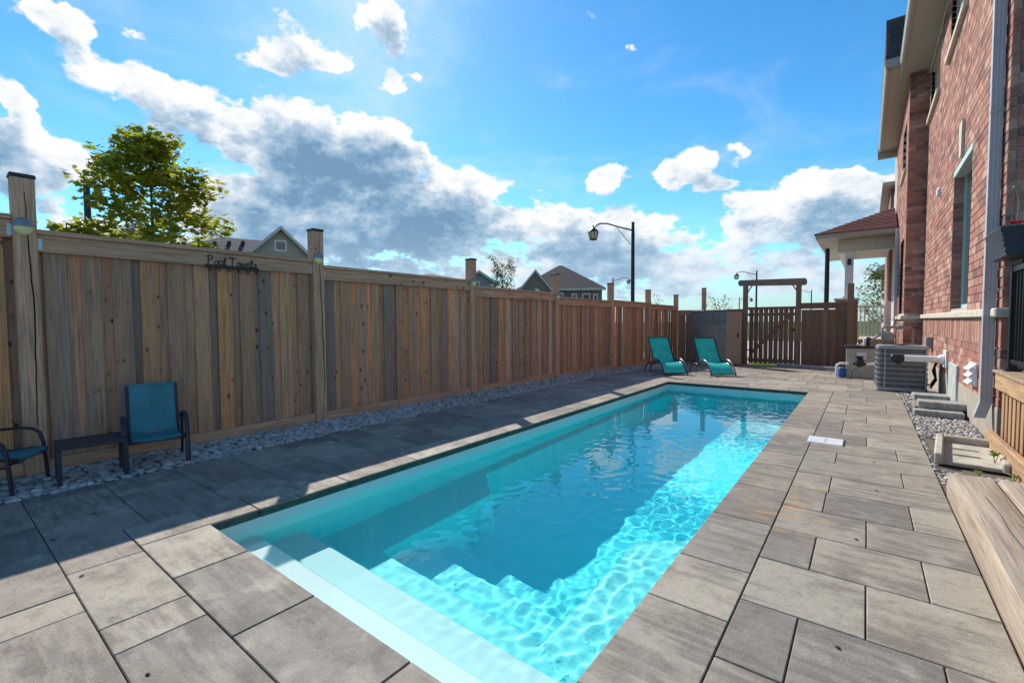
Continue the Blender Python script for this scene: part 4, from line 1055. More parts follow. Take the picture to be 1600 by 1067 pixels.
# ---------------------------------------------------------------- pool equipment
PE = M('beige_equipment', col=(.42, .39, .31), rough=.6)
pe = thing('pool_heater', 'beige pool heater box with dark lid beside the air conditioner', 'pool heater', (-.05, 13.4, zg(13.4)))
g_ = zg(13.4)
MB().box(-.36, .40, 13.25, 13.85, g_, .60, .015).build('cabinet', PE, pe)
MB().box(-.39, .43, 13.22, 13.88, .60, .65, .012).build('lid', BLKP, pe)
MB().box(-.16, .02, 13.235, 13.25, .34, .50, .004).build('control_panel', WHITE, pe)
pp = thing('pool_pump', 'small black and blue pool pump with white pipes before the heater box', 'pump', (-.30, 12.9, zg(12.9))); g_ = zg(12.9)
MB().lathe((-.10, 12.95, .20), [(.05, 0), (.075, .02), (.075, .16), (.05, .20), (.09, .21), (.09, .235)], 14).build('strainer_pot', BLKP, pp, smooth=50)
MB().tube([(-.22, 12.9, .26), (.02, 12.9, .26), (.12, 12.85, .26)], .028, 10).tube([(-.02, 12.9, .30), (-.10, 12.88, .2), (-.22, 12.88, .10), (-.24, 12.9, g_+.02)], .008, 6).build('motor', BLKP, pp, smooth=50)
MB().tube([(.02, 12.8, .27), (.40, 12.8, .29)], .033, 10).build('white_pipe', PVC, pp, smooth=60)
MB().tube([(-.30, 13.1, .24), (-.46, 13.1, .24), (-.52, 13.1, .20), (-.53, 13.1, g_+.02)], .03, 10).build('white_pipe', PVC, pp, smooth=60)
MB().tube([(-.02, 13.4, .65), (-.02, 13.4, .80), (.02, 13.4, .83)], .03, 10).build('white_pipe', PVC, pp, smooth=60)
MB().lathe((-.43, 13.25, g_), [(.07, 0), (.075, .03), (.075, .20), (.06, .22)], 14).build('blue_tank', M('blue_plastic', col=(.02, .10, .35), rough=.4), pp, smooth=50)
MB().lathe((.03, 13.45, .65), [(.05, 0), (.05, .12), (.07, .13), (.07, .18), (.03, .2)], 12).build('valve', BLKP, pp, smooth=50)
gm = thing('gas_meter', 'grey gas meter with bent pipes against the far brick corner', 'gas meter', (.62, 13.6, .5))
MB().lathe((.42, 13.55, .86), [(.09, 0), (.11, .03), (.11, .10), (.09, .13)], 16, 'y').build('body', M('meter_grey', col=(.27, .30, .29), rough=.5), gm, smooth=50)
MB().tube([(.30, 13.6, .80), (.30, 13.6, 1.06), (.34, 13.6, 1.10), (.80, 13.6, 1.06), (.84, 13.6, 1.0), (.84, 13.7, .20)], .022, 8).tube([(.40, 13.6, 1.0), (.40, 13.6, 1.10)], .03, 8).build('pipe', M('meter_pipe', col=(.34, .30, .25), rough=.6, metal=.3), gm, smooth=60)
MB().lathe((.60, 13.6, 1.03), [(.05, 0), (.06, .02), (.06, .08), (.03, .1)], 12).build('regulator', MATS['meter_grey'], gm, smooth=50)

# ---------------------------------------------------------------- deck, railing, planter, step
deck = thing('raised_deck', 'raised orange-stained wooden deck with board skirt and black railing at the right edge', 'deck', (1.9, 5.2, 0))
DKX, DKY0, DKY1, DKZ = 1.0, 2.6, 6.36, .735
MB().box(DKX, DKX+.04, DKY0, DKY1, DKZ-.155, DKZ-.004, .004).build('fascia', ORNGY, deck)
y = DKY0
while y < DKY1-.02: MB().box(DKX-.015, 4.6, y, y+.135, DKZ, DKZ+.026, .003).build('deck_board', M('deck_board_wood', f_wood([(.56, .40, .25), (.50, .36, .23)], 'x', knots=.4), spec=.3), deck); y += .141
y = DKY0+.03; k = 0
while y < DKY1-.10: MB().box(DKX+.042, DKX+.062, y, y+.085, .02, DKZ-.04, .003).build('skirt_board', ORNG, deck); y += .138
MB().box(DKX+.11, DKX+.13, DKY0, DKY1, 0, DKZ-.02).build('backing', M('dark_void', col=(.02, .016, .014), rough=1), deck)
MB().box(DKX-.055, DKX-.002, 4.74, DKY1-.03, -.03, .175, .008).build('base_timber', ORNGY, deck)
rl = thing('deck_railing', 'black metal railing with thin balusters standing on the raised deck', 'railing', (1.12, 5.2, DKZ+.026)); rz_ = DKZ+.028
for y in (6.22, 4.3): MB().box(1.06, 1.12, y, y+.06, rz_, rz_+.98, .004).box(1.035, 1.145, y-.03, y+.09, rz_, rz_+.02, .003).build('post', BLACK, rl)
MB().box(1.07, 1.11, 4.36, 6.22, rz_+.07, rz_+.11, .003).build('bottom_rail', BLACK, rl)
MB().box(1.065, 1.115, 4.36, 6.22, rz_+.92, rz_+.97, .004).build('top_rail', BLACK, rl)
y = 4.45
while y < 6.2: MB().box(1.081, 1.099, y-.009, y+.009, rz_+.11, rz_+.92, .002).build('baluster', BLACK, rl); y += .105
# a dark covered barbecue stands behind the railing
bb = thing('covered_barbecue', 'dark fabric cover over a barbecue behind the deck railing', 'barbecue', (1.62, 5.75, rz_))
COV = M('black_cover_fabric', col=(.012, .012, .013), rough=.85)
MB().prism([(1.32, rz_), (1.95, rz_), (1.95, rz_+.95), (1.85, rz_+1.08), (1.42, rz_+1.08), (1.32, rz_+.95)], 5.35, 6.15, 'y').build('cover', COV, bb)
MB().box(1.31, 1.34, 5.5, 6.0, rz_+.3, rz_+.33, .004).build('strap', BLKP, bb)
pl = thing('hanging_planter', 'dark woven trough planter hooked high over the deck railing', 'planter', (.95, 5.9, 1.8))
def trough(y0, y1, x0, x1, z0, z1, tp):
    return [(x0+tp, y0+tp, z0), (x1-tp, y0+tp, z0), (x1-tp, y1-tp, z0), (x0+tp, y1-tp, z0), (x0, y0, z1), (x1, y0, z1), (x1, y1, z1), (x0, y1, z1)]
T0 = trough(5.72, 6.42, .905, 1.16, 1.80, 2.045, .05)
PLM = M('dark_wicker', col=(.035, .045, .065), rough=.45); PLD = M('dark_wicker_weave', col=(.05, .065, .09), rough=.4)
MB().add(T0, [(0, 3, 2, 1), (0, 1, 5, 4), (1, 2, 6, 5), (2, 3, 7, 6), (3, 0, 4, 7)]).add([(.92, 5.74, 2.02), (1.145, 5.74, 2.02), (1.145, 6.40, 2.02), (.92, 6.40, 2.02)], [(0, 1, 2, 3)]).build('trough', PLM, pl)
wv = MB()
for k in range(15):
    u = (k+.5)/15; tp = .05*(1-u); z = 1.80+.245*u
    pts = [(.905+tp, 5.72+tp), (1.16-tp, 5.72+tp), (1.16-tp, 6.42-tp), (.905+tp, 6.42-tp), (.905+tp, 5.72+tp)]
    full = []
    for (xa_, ya_), (xb_, yb_) in zip(pts, pts[1:]):
        n_ = int(math.hypot(xb_-xa_, yb_-ya_)/.012)
        dx, dy = (yb_-ya_), -(xb_-xa_); L = math.hypot(dx, dy)
        for q in range(n_):
            s_ = .0035*(1 if (q//2+k) % 2 else -.3); v_ = q/n_; full.append((xa_+(xb_-xa_)*v_+dx/L*s_, ya_+(yb_-ya_)*v_+dy/L*s_, z))
    wv.tube(full, .0075, 5, cap=False)
o = wv.build('weave', PLD, pl, smooth=60, fix=True)
for y in (5.95, 6.25): MB().tube([(1.05, y, 2.04), (1.12, y, 2.08), (1.155, y, 2.0), (1.13, y, 1.72)], .006, 6).build('hook', BLACK, pl, smooth=60)
TW = M('dry_twig', col=(.30, .22, .15), rough=.9); RED = M('red_bloom', col=(.60, .05, .06), rough=.6); YEL = M('yellow_bloom', col=(.70, .45, .03), rough=.6)
pt = thing('dried_plant', 'dry twigs with a red and a yellow flower growing in the hanging planter', 'plant', (1.03, 5.95, 2.02))
for k in range(16):
    x, y = 1.03+rnd.uniform(-.06, .08), 5.85+rnd.uniform(-.05, .4); dx, dy = rnd.uniform(-.07, .07), rnd.uniform(-.08, .06); h = rnd.uniform(.10, .26)
    MB().tube([(x, y, 2.0), (x+dx*.5, y+dy*.5, 2.02+h*.5), (x+dx, y+dy, 2.02+h)], [.0022, .0016, .001], 4).build('twig', TW, pt)
MB().tube([(1.0, 5.78, 2.0), (1.01, 5.77, 2.25), (.985, 5.80, 2.40), (.93, 5.83, 2.48)], [.004, .003, .002, .0015], 5).build('twig', TW, pt)
for k in range(9):
    c = (rnd.uniform(.93, 1.01), 5.78+rnd.uniform(-.03, .04), rnd.uniform(2.25, 2.48)); MB().cbox(c, (.028, .016, .002), 0, (rnd.random()*3, rnd.random()*3, 0)).build('dry_leaf', TW, pt)
for (c, m_, r) in (((.99, 5.78, 2.075), RED, .045), ((1.045, 5.75, 2.07), RED, .04), ((1.06, 5.76, 2.10), YEL, .02)):
    mb = MB()
    for q in range(9):
        a = q*.7; mb.cbox((c[0]+r*.5*math.cos(a), c[1]+r*.5*math.sin(a), c[2]+.006*(q % 3)), (r*.9, r*.6, .004), 0, (rnd.uniform(-.5, .5), rnd.uniform(-.6, .6), a))
    mb.build('flower', m_, pt)
# low timber step
stp = thing('timber_step', 'low weathered timber platform with cracked planks at the lower right', 'step', (.9, 3, 0))
def plank(x0, x1, y0, y1, z0=-.03, z1=.165):
    n = 14; vs = []; fs = []
    prof = [(x0, z0), (x0-.004, (z0+z1)/2), (x0+.006, z1-.018), (x0+.022, z1-.002), ((x0+x1)/2, z1+.001), (x1-.012, z1-.001), (x1, z1-.012), (x1, z0)]
    for i in range(n+1):
        y = y0+(y1-y0)*i/n
        for (x, z) in prof: vs.append((x+rnd.uniform(-.0025, .0025), y, z+rnd.uniform(-.0015, .0015)))
    m_ = len(prof)
    for i in range(n):
        for k in range(m_): a = i*m_+k; b_ = i*m_+(k+1) % m_; fs.append((a, b_, b_+m_, a+m_))
    fs += [tuple(range(m_))[::-1], tuple(range(n*m_, n*m_+m_))]
    return MB().add(vs, fs).build('plank', TIMB, stp, smooth=40)
plank(.481, .715, -1.2, 4.43); plank(.722, .95, -1.2, 4.43); plank(.957, 1.18, -1.2, 4.43)
MB().box(.495, 1.6, 4.435, 4.49, .02, .150, .006).box(.55, 1.6, 4.494, 4.55, .02, .135, .006).build('end_board', TIMB, stp)
MB().box(.53, 1.5, -1.0, 4.3, -.10, -.032).build('bearer', TIMB, stp)
ck = MB(); 
for pts in ([(.60, 3.95), (.612, 3.6), (.603, 3.35), (.618, 3.1), (.612, 2.9)], [(.66, 3.5), (.70, 3.4), (.713, 3.34)], [(.80, 3.2), (.815, 3.0), (.81, 2.8)], [(.75, 2.6), (.76, 2.4), (.752, 2.1)]):
    for (xa_, ya_), (xb_, yb_) in zip(pts, pts[1:]):
        ck.add([(xa_-.0018, ya_, .1672), (xa_+.0018, ya_, .1672), (xb_+.0018, yb_, .1672), (xb_-.0018, yb_, .1672)], [(0, 1, 2, 3)])
ck.build('crack', MATS['crack'], stp)
# pool skimmer lid in the paving
lid = thing('skimmer_lid', 'white rectangular textured lid set in the paving on the right of the pool', 'lid', (-.30, 5.69, 0))
MB().box(-.458, -.158, 5.545, 5.845, -.02, .006, .003).build('plate', PVC, lid)
rb = MB()
for k in range(24): rb.box(-.452+k*.0123, -.452+k*.0123+.006, 5.552, 5.838, .006, .0085)
rb.build('ribs', PVC, lid, fix=False)
for y in (5.65, 5.74): MB().lathe((-.305, y, .0075), [(.011, 0), (.011, .002)], 10).build('finger_hole', BLKP, lid)
MB().box(-.154, -.140, 5.54, 5.85, -.03, .0015).build('gap', M('gap_shadow', col=(.01, .01, .01), rough=1), lid)

# dead leaves on the paving
DL = M('dead_leaf', col=(.05, .03, .02), rough=.8)
lf = [(-4.01, .665), (-3.703, .433), (-3.061, .452), (-2.002, .455), (-3.949, 1.326), (.085, 4.24), (-.02, 3.22), (-.06, 2.10), (.08, 5.08), (-.05, 8.6), (.05, 6.75)]
for (x, y) in lf:
    a = rnd.uniform(0, 6.28); mb = MB()
    vs = [(-.014, 0, .001), (-.006, -.006, .004), (.006, -.006, .003), (.015, 0, .002), (.006, .006, .004), (-.006, .006, .003), (0, 0, .0085)]
    mb.add(vs, [(0, 1, 6), (1, 2, 6), (2, 3, 6), (3, 4, 6), (4, 5, 6), (5, 0, 6), (0, 5, 4, 3, 2, 1)])
    o = mb.build('dead_leaf', DL); o.location = (x, y, .001); o.rotation_euler = (0, 0, a)
    tag(o, 'tiny curled dark leaf lying on the stone paving', 'leaf', 'dead leaves on the paving')

# ---------------------------------------------------------------- small plants
def f_leaf(cols, tr=.35):
    def fn(t, b, out):
        rn = t.rand(); c = t.ramp(rn, [(i/(len(cols)-1), q) for i, q in enumerate(cols)])
        t.set(b.inputs['Base Color'], c)
        tl = t.n('ShaderNodeBsdfTranslucent'); t.set(tl.inputs[0], t.mix(.35, c, (.45, .50, .03)))
        mx = t.n('ShaderNodeMixShader'); mx.inputs[0].default_value = tr
        t.set(mx.inputs[1], b); t.set(mx.inputs[2], tl); t.nt.links.new(mx.outputs[0], out.inputs[0])
    return fn
LEAF = M('maple_leaf', f_leaf([(.20, .27, .035), (.28, .33, .04), (.44, .40, .04), (.12, .18, .025), (.50, .38, .045), (.24, .30, .04)], .6), rough=.5)
LEAFD = M('dark_leaf', f_leaf([(.04, .08, .02), (.06, .10, .03), (.09, .12, .03)], .3), rough=.5)
LEAFG = M('fresh_leaf', f_leaf([(.10, .20, .03), (.15, .24, .04), (.28, .26, .04)], .35), rough=.5)
BARK = M('bark', col=(.13, .10, .075), rough=.95, bump=.6, vs=20)
def leaf_blade(c, L, W_, d, upv):
    d = Vector(d).normalized(); s_ = d.cross(Vector(upv)).normalized(); n_ = s_.cross(d)
    c = Vector(c)
    return [c, c+d*L*.35+s_*W_*.5+n_*.1*L, c+d*L*.75+s_*W_*.35+n_*.08*L, c+d*L, c+d*L*.75-s_*W_*.35+n_*.08*L, c+d*L*.35-s_*W_*.5+n_*.1*L, c+d*L*.5], [(0, 1, 6), (1, 2, 6), (2, 3, 6), (3, 4, 6), (4, 5, 6), (5, 0, 6)]
def sprout(x, y, z, h, n, label):
    p = thing('weed_sprout', label, 'weed', (x, y, z), 0, 'small weeds by the splash block')
    for q in range(3):
        MB().tube([(x, y, z), (x+rnd.uniform(-.03, .03), y+rnd.uniform(-.03, .03), z+h)], .0025, 5).build('stem', LEAFG, p)
    for k in range(n):
        a = rnd.uniform(0, 6.28); el2 = rnd.uniform(.1, .7)
        vv, ff_ = leaf_blade((x+rnd.uniform(-.02, .02), y+rnd.uniform(-.02, .02), z+h*rnd.uniform(.55, 1)), rnd.uniform(.035, .06), .024, (math.cos(a)*math.cos(el2), math.sin(a)*math.cos(el2), math.sin(el2)), (0, 0, 1))
        MB().add(vv, ff_).build('leaf', LEAFG, p, fix=False)
sprout(.885, 5.52, .03, .10, 12, 'green weed with yellow tips growing out of the splash block')
sprout(.92, 5.06, -.01, .07, 10, 'small bright green weed at the foot of the orange base timber')
sprout(.74, 5.14, -.01, .035, 4, 'tiny yellow-green seedling in the pebbles before the splash block')
# pale ground added beyond the gate so its gaps look bright
m = MB(); m.add([(-9, 18.6, gz+.012), (6, 18.6, gz+.012), (6, 39.5, gz+.012), (-9, 39.5, gz+.012)], [(0, 1, 2, 3)])
tag(m.build('added_pale_ground', M('bright_ground_tone', col=(.52, .50, .46), rough=.9), fix=False), kind='structure')
# tuft of grass under the gate
gm_ = MB()
for k in range(700):
    x, y = rnd.uniform(-3.1, -1.9), rnd.uniform(GY-.10, GY+.9); h = rnd.uniform(.03, .07); a = rnd.uniform(0, 6.28); z = zg(GY)-.03
    gm_.add([(x-.006*math.cos(a), y-.006*math.sin(a), z), (x+.006*math.cos(a), y+.006*math.sin(a), z), (x+rnd.uniform(-.02, .02), y+rnd.uniform(-.02, .02), z+h+.03)], [(0, 1, 2)])
tag(gm_.build('grass', LEAFG, fix=False), 'strip of bright grass showing beneath the wooden gate', 'grass', kind='stuff')

# ---------------------------------------------------------------- trees
def tree(name, label, base, h0, crown, leafmat, nleaf, lsize, seed, group=None, shape='round', trunk_r=.05, maple=False):
    r2 = random.Random(seed); T_ = thing(name, label, 'tree', base, 0, group)
    bx, by, bz = base; cx, cy, cz, rx, rz1, rz0 = crown     # crown centre, radius, height above, height below
    top = Vector((cx, cy, cz+rz1*.9)); tb_ = MB(); ends = []
    trunk = [Vector((bx, by, bz)), Vector((bx*.5+cx*.5, by*.5+cy*.5, (bz+cz-rz0)/2)), Vector((cx, cy, cz-rz0*.7)), Vector((cx+.02, cy, cz)), top]
    tb_.tube(trunk, [trunk_r, trunk_r*.85, trunk_r*.7, trunk_r*.4, .008], 8)
    tb_.build('trunk', BARK, T_, smooth=60)
    nb = 34
    for k in range(nb):
        u = (k+.5)/nb; z = cz-rz0*.8+(rz0*.8+rz1*.8)*u; a = k*2.399+r2.uniform(-.4, .4)
        prof = {'round': math.sin(math.pi*min(1, .18+.72*u))**.7, 'cone': 1.05*(1-u)**.75+.08, 'shoots': .75}[shape]
        L = rx*prof*r2.uniform(.65, 1.08); lift = r2.uniform(.25, .6) if shape != 'shoots' else 1.4
        p0 = Vector((cx, cy, z-L*.25)); p1 = p0+Vector((math.cos(a)*L*.55, math.sin(a)*L*.55, L*lift*.5)); p2 = p0+Vector((math.cos(a)*L, math.sin(a)*L, L*lift))
        if k % 2 == 0: MB().tube([p0, p1, p2], [trunk_r*.3, trunk_r*.18, .004], 5).build('branch', BARK, T_, smooth=60)
        for q in range(9): ends.append((p0.lerp(p1, r2.uniform(.5, 1)) if q < 2 else p1.lerp(p2, r2.random()**.6*1.08), (.15 if maple else .20)*rx))
    lm = MB()
    for k in range(nleaf):
        c, sp_ = r2.choice(ends); c = c+Vector((r2.gauss(0, 1), r2.gauss(0, 1), r2.gauss(0, .8)))*sp_*.62
        L = lsize*r2.uniform(.6, 1.2); a = r2.uniform(0, 6.28); e = r2.uniform(-1.0, .5)
        d = Vector((math.cos(a)*math.cos(e), math.sin(a)*math.cos(e), math.sin(e))); s_ = d.cross(Vector((r2.uniform(-.6, .6), r2.uniform(-.6, .6), 1))).normalized(); n_ = s_.cross(d)
        if maple:
            o5 = [(0, 0), (.25, .18), (.15, .52), (.45, .34), (.62, .55), (.7, .2), (1, 0), (.7, -.2), (.62, -.55), (.45, -.34), (.15, -.52), (.25, -.18)]
            b0 = [c+d*L*u+s_*L*v_+n_*L*.12*abs(v_)*2 for u, v_ in o5]; lm.add(b0, [tuple(range(12))])
        else:
            lm.add([c, c+d*L*.5+s_*L*.3, c+d*L, c+d*L*.5-s_*L*.3+n_*.08*L], [(0, 1, 2, 3)])
    o = lm.build('crown', leafmat, T_, fix=False)
    return T_
G = -.32
tree('maple_tree', 'young maple with yellow-green leaves rising behind the near fence bay', (-10.62, 2.85, G), 0, (-10.62, 2.75, 3.35, 1.36, 1.72, 1.15), LEAF, 4300, .13, 3, 'trees beyond the fence', 'cone', maple=True)
tree('maple_tree', 'low yellow-green leafy treetop just right of the nearest fence post', (-10.9, 1.62, G), 0, (-10.9, 1.62, 2.35, .55, .72, .8), LEAF, 800, .13, 5, 'trees beyond the fence', maple=True)
tree('young_tree', 'small dark green tree with upright shoots behind the fence, left of the brick house', (-13.8, 17.15, G), 0, (-13.8, 17.15, 2.75, .78, 1.35, 1.2), LEAFD, 2600, .10, 8, 'trees beyond the fence', 'shoots')
tree('young_tree', 'small green treetop just over the fence beside the last fence post', (-8.2, 22.0, G), 0, (-8.2, 22.0, 1.45, .6, .75, .9), LEAFG, 350, .11, 9, 'trees beyond the fence', 'shoots')
tree('young_tree', 'sparse green treetop showing over the shed roof', (-5.35, 22.5, G), 0, (-5.35, 22.5, 1.3, .75, .75, .9), LEAFG, 300, .13, 10, 'trees beyond the fence', 'shoots')
tree('garden_tree', 'leafy green tree behind the white porch railing', (.9, 31, G), 0, (.75, 30.5, 2.4, 1.35, 1.8, 1.6), LEAFD, 1500, .20, 12, 'trees beyond the fence')

# ---------------------------------------------------------------- street lamps
def f_lampglass(t, b, out):
    b.inputs['Roughness'].default_value = .25; t.set(b.inputs['Base Color'], (.62, .56, .38, 1))
LG = M('frosted_lamp_glass', f_lampglass)
def lamp(label, base, h, hd, side, sc=1.0, head=True):
    T_ = thing('street_lamp', label, 'street lamp', base, 0, 'street lamps beyond the fence'); bx, by, bz = base; d = Vector((*hd, 0)).normalized()*side
    MB().tube([(bx, by, bz), (bx, by, h-.5), (bx, by, h)], [.085*sc, .07*sc, .055*sc], 10).lathe((bx, by, h), [(.06*sc, 0), (.075*sc, .03), (.02*sc, .08)], 10).build('pole', BLACK, T_, smooth=50)
    if not head: return T_
    A = Vector((bx, by, h-.27*sc)); pts = [A, A+d*.5*sc+Vector((0, 0, .14*sc)), A+d*1.0*sc+Vector((0, 0, .30*sc)), A+d*1.28*sc+Vector((0, 0, .32*sc)), A+d*1.45*sc+Vector((0, 0, .24*sc)), A+d*1.56*sc+Vector((0, 0, .10*sc))]
    MB().tube(pts, .028*sc, 8).build('arm', BLACK, T_, smooth=60)
    B = A+Vector((0, 0, -.55*sc)); MB().tube([B, B+d*.1*sc+Vector((0, 0, .02)), B+d*.35*sc+Vector((0, 0, .32*sc)), A+d*.62*sc+Vector((0, 0, .12*sc)), A+d*.72*sc+Vector((0, 0, .10*sc))], .012*sc, 6).build('scroll', BLACK, T_, smooth=60)
    H = pts[-1]; hx, hy, hz_ = H
    MB().lathe((hx, hy, hz_), [(.14*sc, -.40*sc), (.21*sc, -.12*sc)], 8).build('lantern_glass', LG, T_)
    rf = MB().lathe((hx, hy, hz_), [(.235*sc, -.12*sc), (.20*sc, -.06*sc), (.09*sc, .02*sc), (.05*sc, .06*sc), (.03*sc, .12*sc), (.01*sc, .17*sc)], 8); rf.lathe((hx, hy, hz_), [(.15*sc, -.43*sc), (.15*sc, -.40*sc)], 8)
    for k in range(8):
        a = 2*math.pi*k/8; rf.tube([(hx+.145*sc*math.cos(a), hy+.145*sc*math.sin(a), hz_-.41*sc), (hx+.215*sc*math.cos(a), hy+.215*sc*math.sin(a), hz_-.11*sc)], .012*sc, 4)
    rf.build('lantern_cap', BLACK, T_)
    return T_
lamp('tall black street lamp with lantern on a curved arm, left of the shed', (-7.80, 18.42, G), 5.32, (-.77, -.44), 1, 1.05)
lamp('black street lamp seen over the gate arbour, its lantern to the left', (-6.05, 35.5, G), 4.62, (-1, -.15), 1, .80)
lamp('small distant street lamp whose lantern meets the tall lamp pole', (-16.22, 34.37, G), 4.7, (1, .45), 1, .78)
lamp('bare dark lamp post rising behind the porch roof', (-1.16, 17.96+2.2, G), 4.12, (1, 0), 1, 1.0, head=False)
lamp('dark pole standing behind the young maple', (-15.76, 2.75, G), 5.1, (1, 0), 1, 1.0, head=False)
lamp('farthest tiny street lamp seen right of the arbour', (-4.8, 59.8, G), 4.5, (-1, -.1), 1, .8)
lamp('tiny far street lamp seen left of the arbour post', (-11.8, 58.8, G), 3.9, (1, .2), 1, .8)

# ---------------------------------------------------------------- porch
po = thing('front_porch', 'porch with hipped brown roof, white column and white railing behind the gate fence', 'porch', (-.3, 19, 0))
pz = 3.83; px0, px1, py0, py1 = -1.24, .64, 17.6, 24.5
MB().box(px0, px1, py0, py1, pz-.012, pz).build('soffit', SOFF, po)
MB().box(px0-.09, px1, py0-.09, py0-.002, pz-.02, pz+.12, .008).build('gutter', EAVE, po)
MB().box(px0-.09, px0-.002, py0, py1, pz-.02, pz+.12, .008).build('gutter', EAVE, po)
MB().box(px0+.46, px1, py0+.62, py0+.88, pz-.42, pz-.014, .006).box(px0+.46, px0+.70, py0+.882, py1, pz-.42, pz-.014, .006).build('beam', M('cream_trim', col=(.60, .57, .48), rough=.5), po)
sl_ = .46; X0, Yf = px0-.12, py0-.12; ze = pz+.115; rx_ = 1.95      # hip: rises sl_ per metre from both eaves
def hp(d): return X0+d, Yf+d, ze+d*sl_
for k in range(13):
    d0, d1 = k*.15, (k+1)*.15+.03; x_a, y_a, z_a = hp(d0); x_b, y_b, z_b = hp(d1); th = .022
    XR_ = .66
    if x_a > XR_-.02: break
    q = MB()
    q.add([(x_a, y_a, z_a+th), (XR_, y_a, z_a+th), (XR_, y_b, z_b), (min(x_b, XR_), y_b, z_b), (x_a, y_a, z_a-.01), (XR_, y_a, z_a-.01)], [(0, 1, 2, 3), (4, 5, 1, 0)])
    q.add([(x_a, y_a, z_a+th), (min(x_b, XR_), y_b, z_b), (min(x_b, XR_), py1, z_b), (x_a, py1, z_a+th), (x_a, y_a, z_a-.01), (x_a, py1, z_a-.01)], [(0, 1, 2, 3), (4, 0, 3, 5)])
    q.build('shingle_course', SHINGR, po)
MB().box(-.58, -.36, 18.28, 18.50, 1.95, 3.42, .006).box(-.62, -.32, 18.24, 18.54, 1.90, 2.02, .006).box(-.62, -.32, 18.24, 18.54, 3.34, 3.48, .006).build('column', WHITE, po)
MB().box(-.52, -.42, 18.22, 18.275, 3.0, 3.2, .01).build('wall_speaker', BLKP, po)
MB().box(-.80, -.22, 18.1, 18.68, -.3, 1.86, .006).build('brick_pier', M('pier_brick', f_brick([(.30, .16, .12), (.34, .19, .15)]), rough=.9), po)
MB().box(-.84, -.18, 18.06, 18.72, 1.862, 1.94, .008).build('pier_cap', STONE, po)
MB().box(-.2, .70, 18.7, 24, -.3, .62).build('floor', CONCL, po)
MB().box(-.18, .50, 19.0, 19.05, 1.66, 1.72, .005).build('rail', WHITE, po)
MB().box(-.18, .50, 19.0, 19.05, .70, .75, .005).build('rail', WHITE, po)
x = -.15
while x < .48: MB().box(x-.018, x+.018, 19.005, 19.045, .75, 1.66, .003).build('baluster', WHITE, po); x += .105
MB().box(.48, .62, 18.96, 19.10, .62, 1.84, .006).build('railing_post', WHITE, po)
# telephone-style side boards seen beside the column
# ---------------------------------------------------------------- houses beyond the street
SIDE = M('tan_siding', col=(.44, .36, .26), rough=.8); BR2 = M('brown_brick_far', f_brick([(.24, .17, .12), (.28, .20, .14), (.20, .15, .11)], (.14, .10, .07)), rough=.9)
ROOFD = M('dark_far_roof', col=(.075, .07, .07), rough=.9); ROOFB = M('brown_far_roof', col=(.085, .065, .06), rough=.9); TRIM = M('pale_trim', col=(.60, .56, .48), rough=.6)
def far_house(name, label, P0, ax, w, d, z1, zr, wall, roof, kind, wins, base=-.4, over=.35):
    """P0: corner nearest left; ax: unit vector along the front (to the right seen from the pool); depth goes away"""
    T_ = thing(name, label, 'house', (P0[0], P0[1], base), 0, 'houses beyond the street')
    ax = Vector((*ax, 0)).normalized(); dp = Vector((-ax.y, ax.x, 0))
    Mx = Matrix(((ax.x, dp.x, 0, P0[0]), (ax.y, dp.y, 0, P0[1]), (0, 0, 1, 0), (0, 0, 0, 1)))
    MB().box(0, w, 0, d, base, z1, 0, Mx).build('wall', wall, T_)
    e = over
    if kind == 'hip':
        r = min(w, d)/2; A = [(-e, -e, z1), (w+e, -e, z1), (w+e, d+e, z1), (-e, d+e, z1)]; B = [(r*.95, d/2, zr), (max(w-r*.95, r*.96), d/2, zr)]
        fs = [(0, 1, 5, 4), (1, 2, 5), (2, 3, 4, 5), (3, 0, 4), (0, 3, 2, 1)]
        MB().add([Mx @ Vector(p) for p in A+B], fs).build('roof', roof, T_)
    elif kind == 'gable_front':   # ridge runs away from us
        MB().add([Mx @ Vector(p) for p in [(0, 0, z1), (w, 0, z1), (w/2, 0, zr), (0, d, z1), (w, d, z1), (w/2, d, zr)]], [(0, 1, 2), (5, 4, 3), (0, 2, 5, 3), (1, 4, 5, 2)]).build('gable_wall', wall, T_)
        s_ = (zr-z1)/(w/2)
        for sg_ in (0, 1):
            xe = -e if sg_ == 0 else w+e; MB().add([Mx @ Vector(p) for p in [(xe, -e, z1-s_*e+.1), (w/2, -e, zr+.1), (w/2, d+e, zr+.1), (xe, d+e, z1-s_*e+.1), (xe, -e, z1-s_*e-.06), (w/2, -e, zr-.06), (w/2, d+e, zr-.06), (xe, d+e, z1-s_*e-.06)]], [(0, 1, 2, 3), (7, 6, 5, 4), (0, 4, 5, 1), (3, 2, 6, 7), (0, 3, 7, 4)]).build('roof', roof, T_)
            MB().add([Mx @ Vector(p) for p in [(xe, -e-.03, z1-s_*e+.12), (w/2, -e-.03, zr+.12), (w/2, -e-.03, zr-.16), (xe, -e-.03, z1-s_*e-.16), (xe, -e-.003, z1-s_*e+.12), (w/2, -e-.003, zr+.12), (w/2, -e-.003, zr-.16), (xe, -e-.003, z1-s_*e-.16)]], [(0, 3, 2, 1), (4, 5, 6, 7), (0, 1, 5, 4), (3, 7, 6, 2)]).build('bargeboard', TRIM, T_)
    MB().box(-e, w+e, -e-.05, -e, z1-.22, z1, 0, Mx).build('gutter', TRIM, T_) if kind == 'hip' else None
    for (a, b_, c, d_) in wins:
        wn = MB().box(a, b_, -.06, .02, c, d_, 0, Mx).build('window', WHITE, T_); MB().box(a+.1, b_-.1, -.075, -.062, c+.1, d_-.1, 0, Mx).build('pane', GLASS, wn)
    return T_, Mx
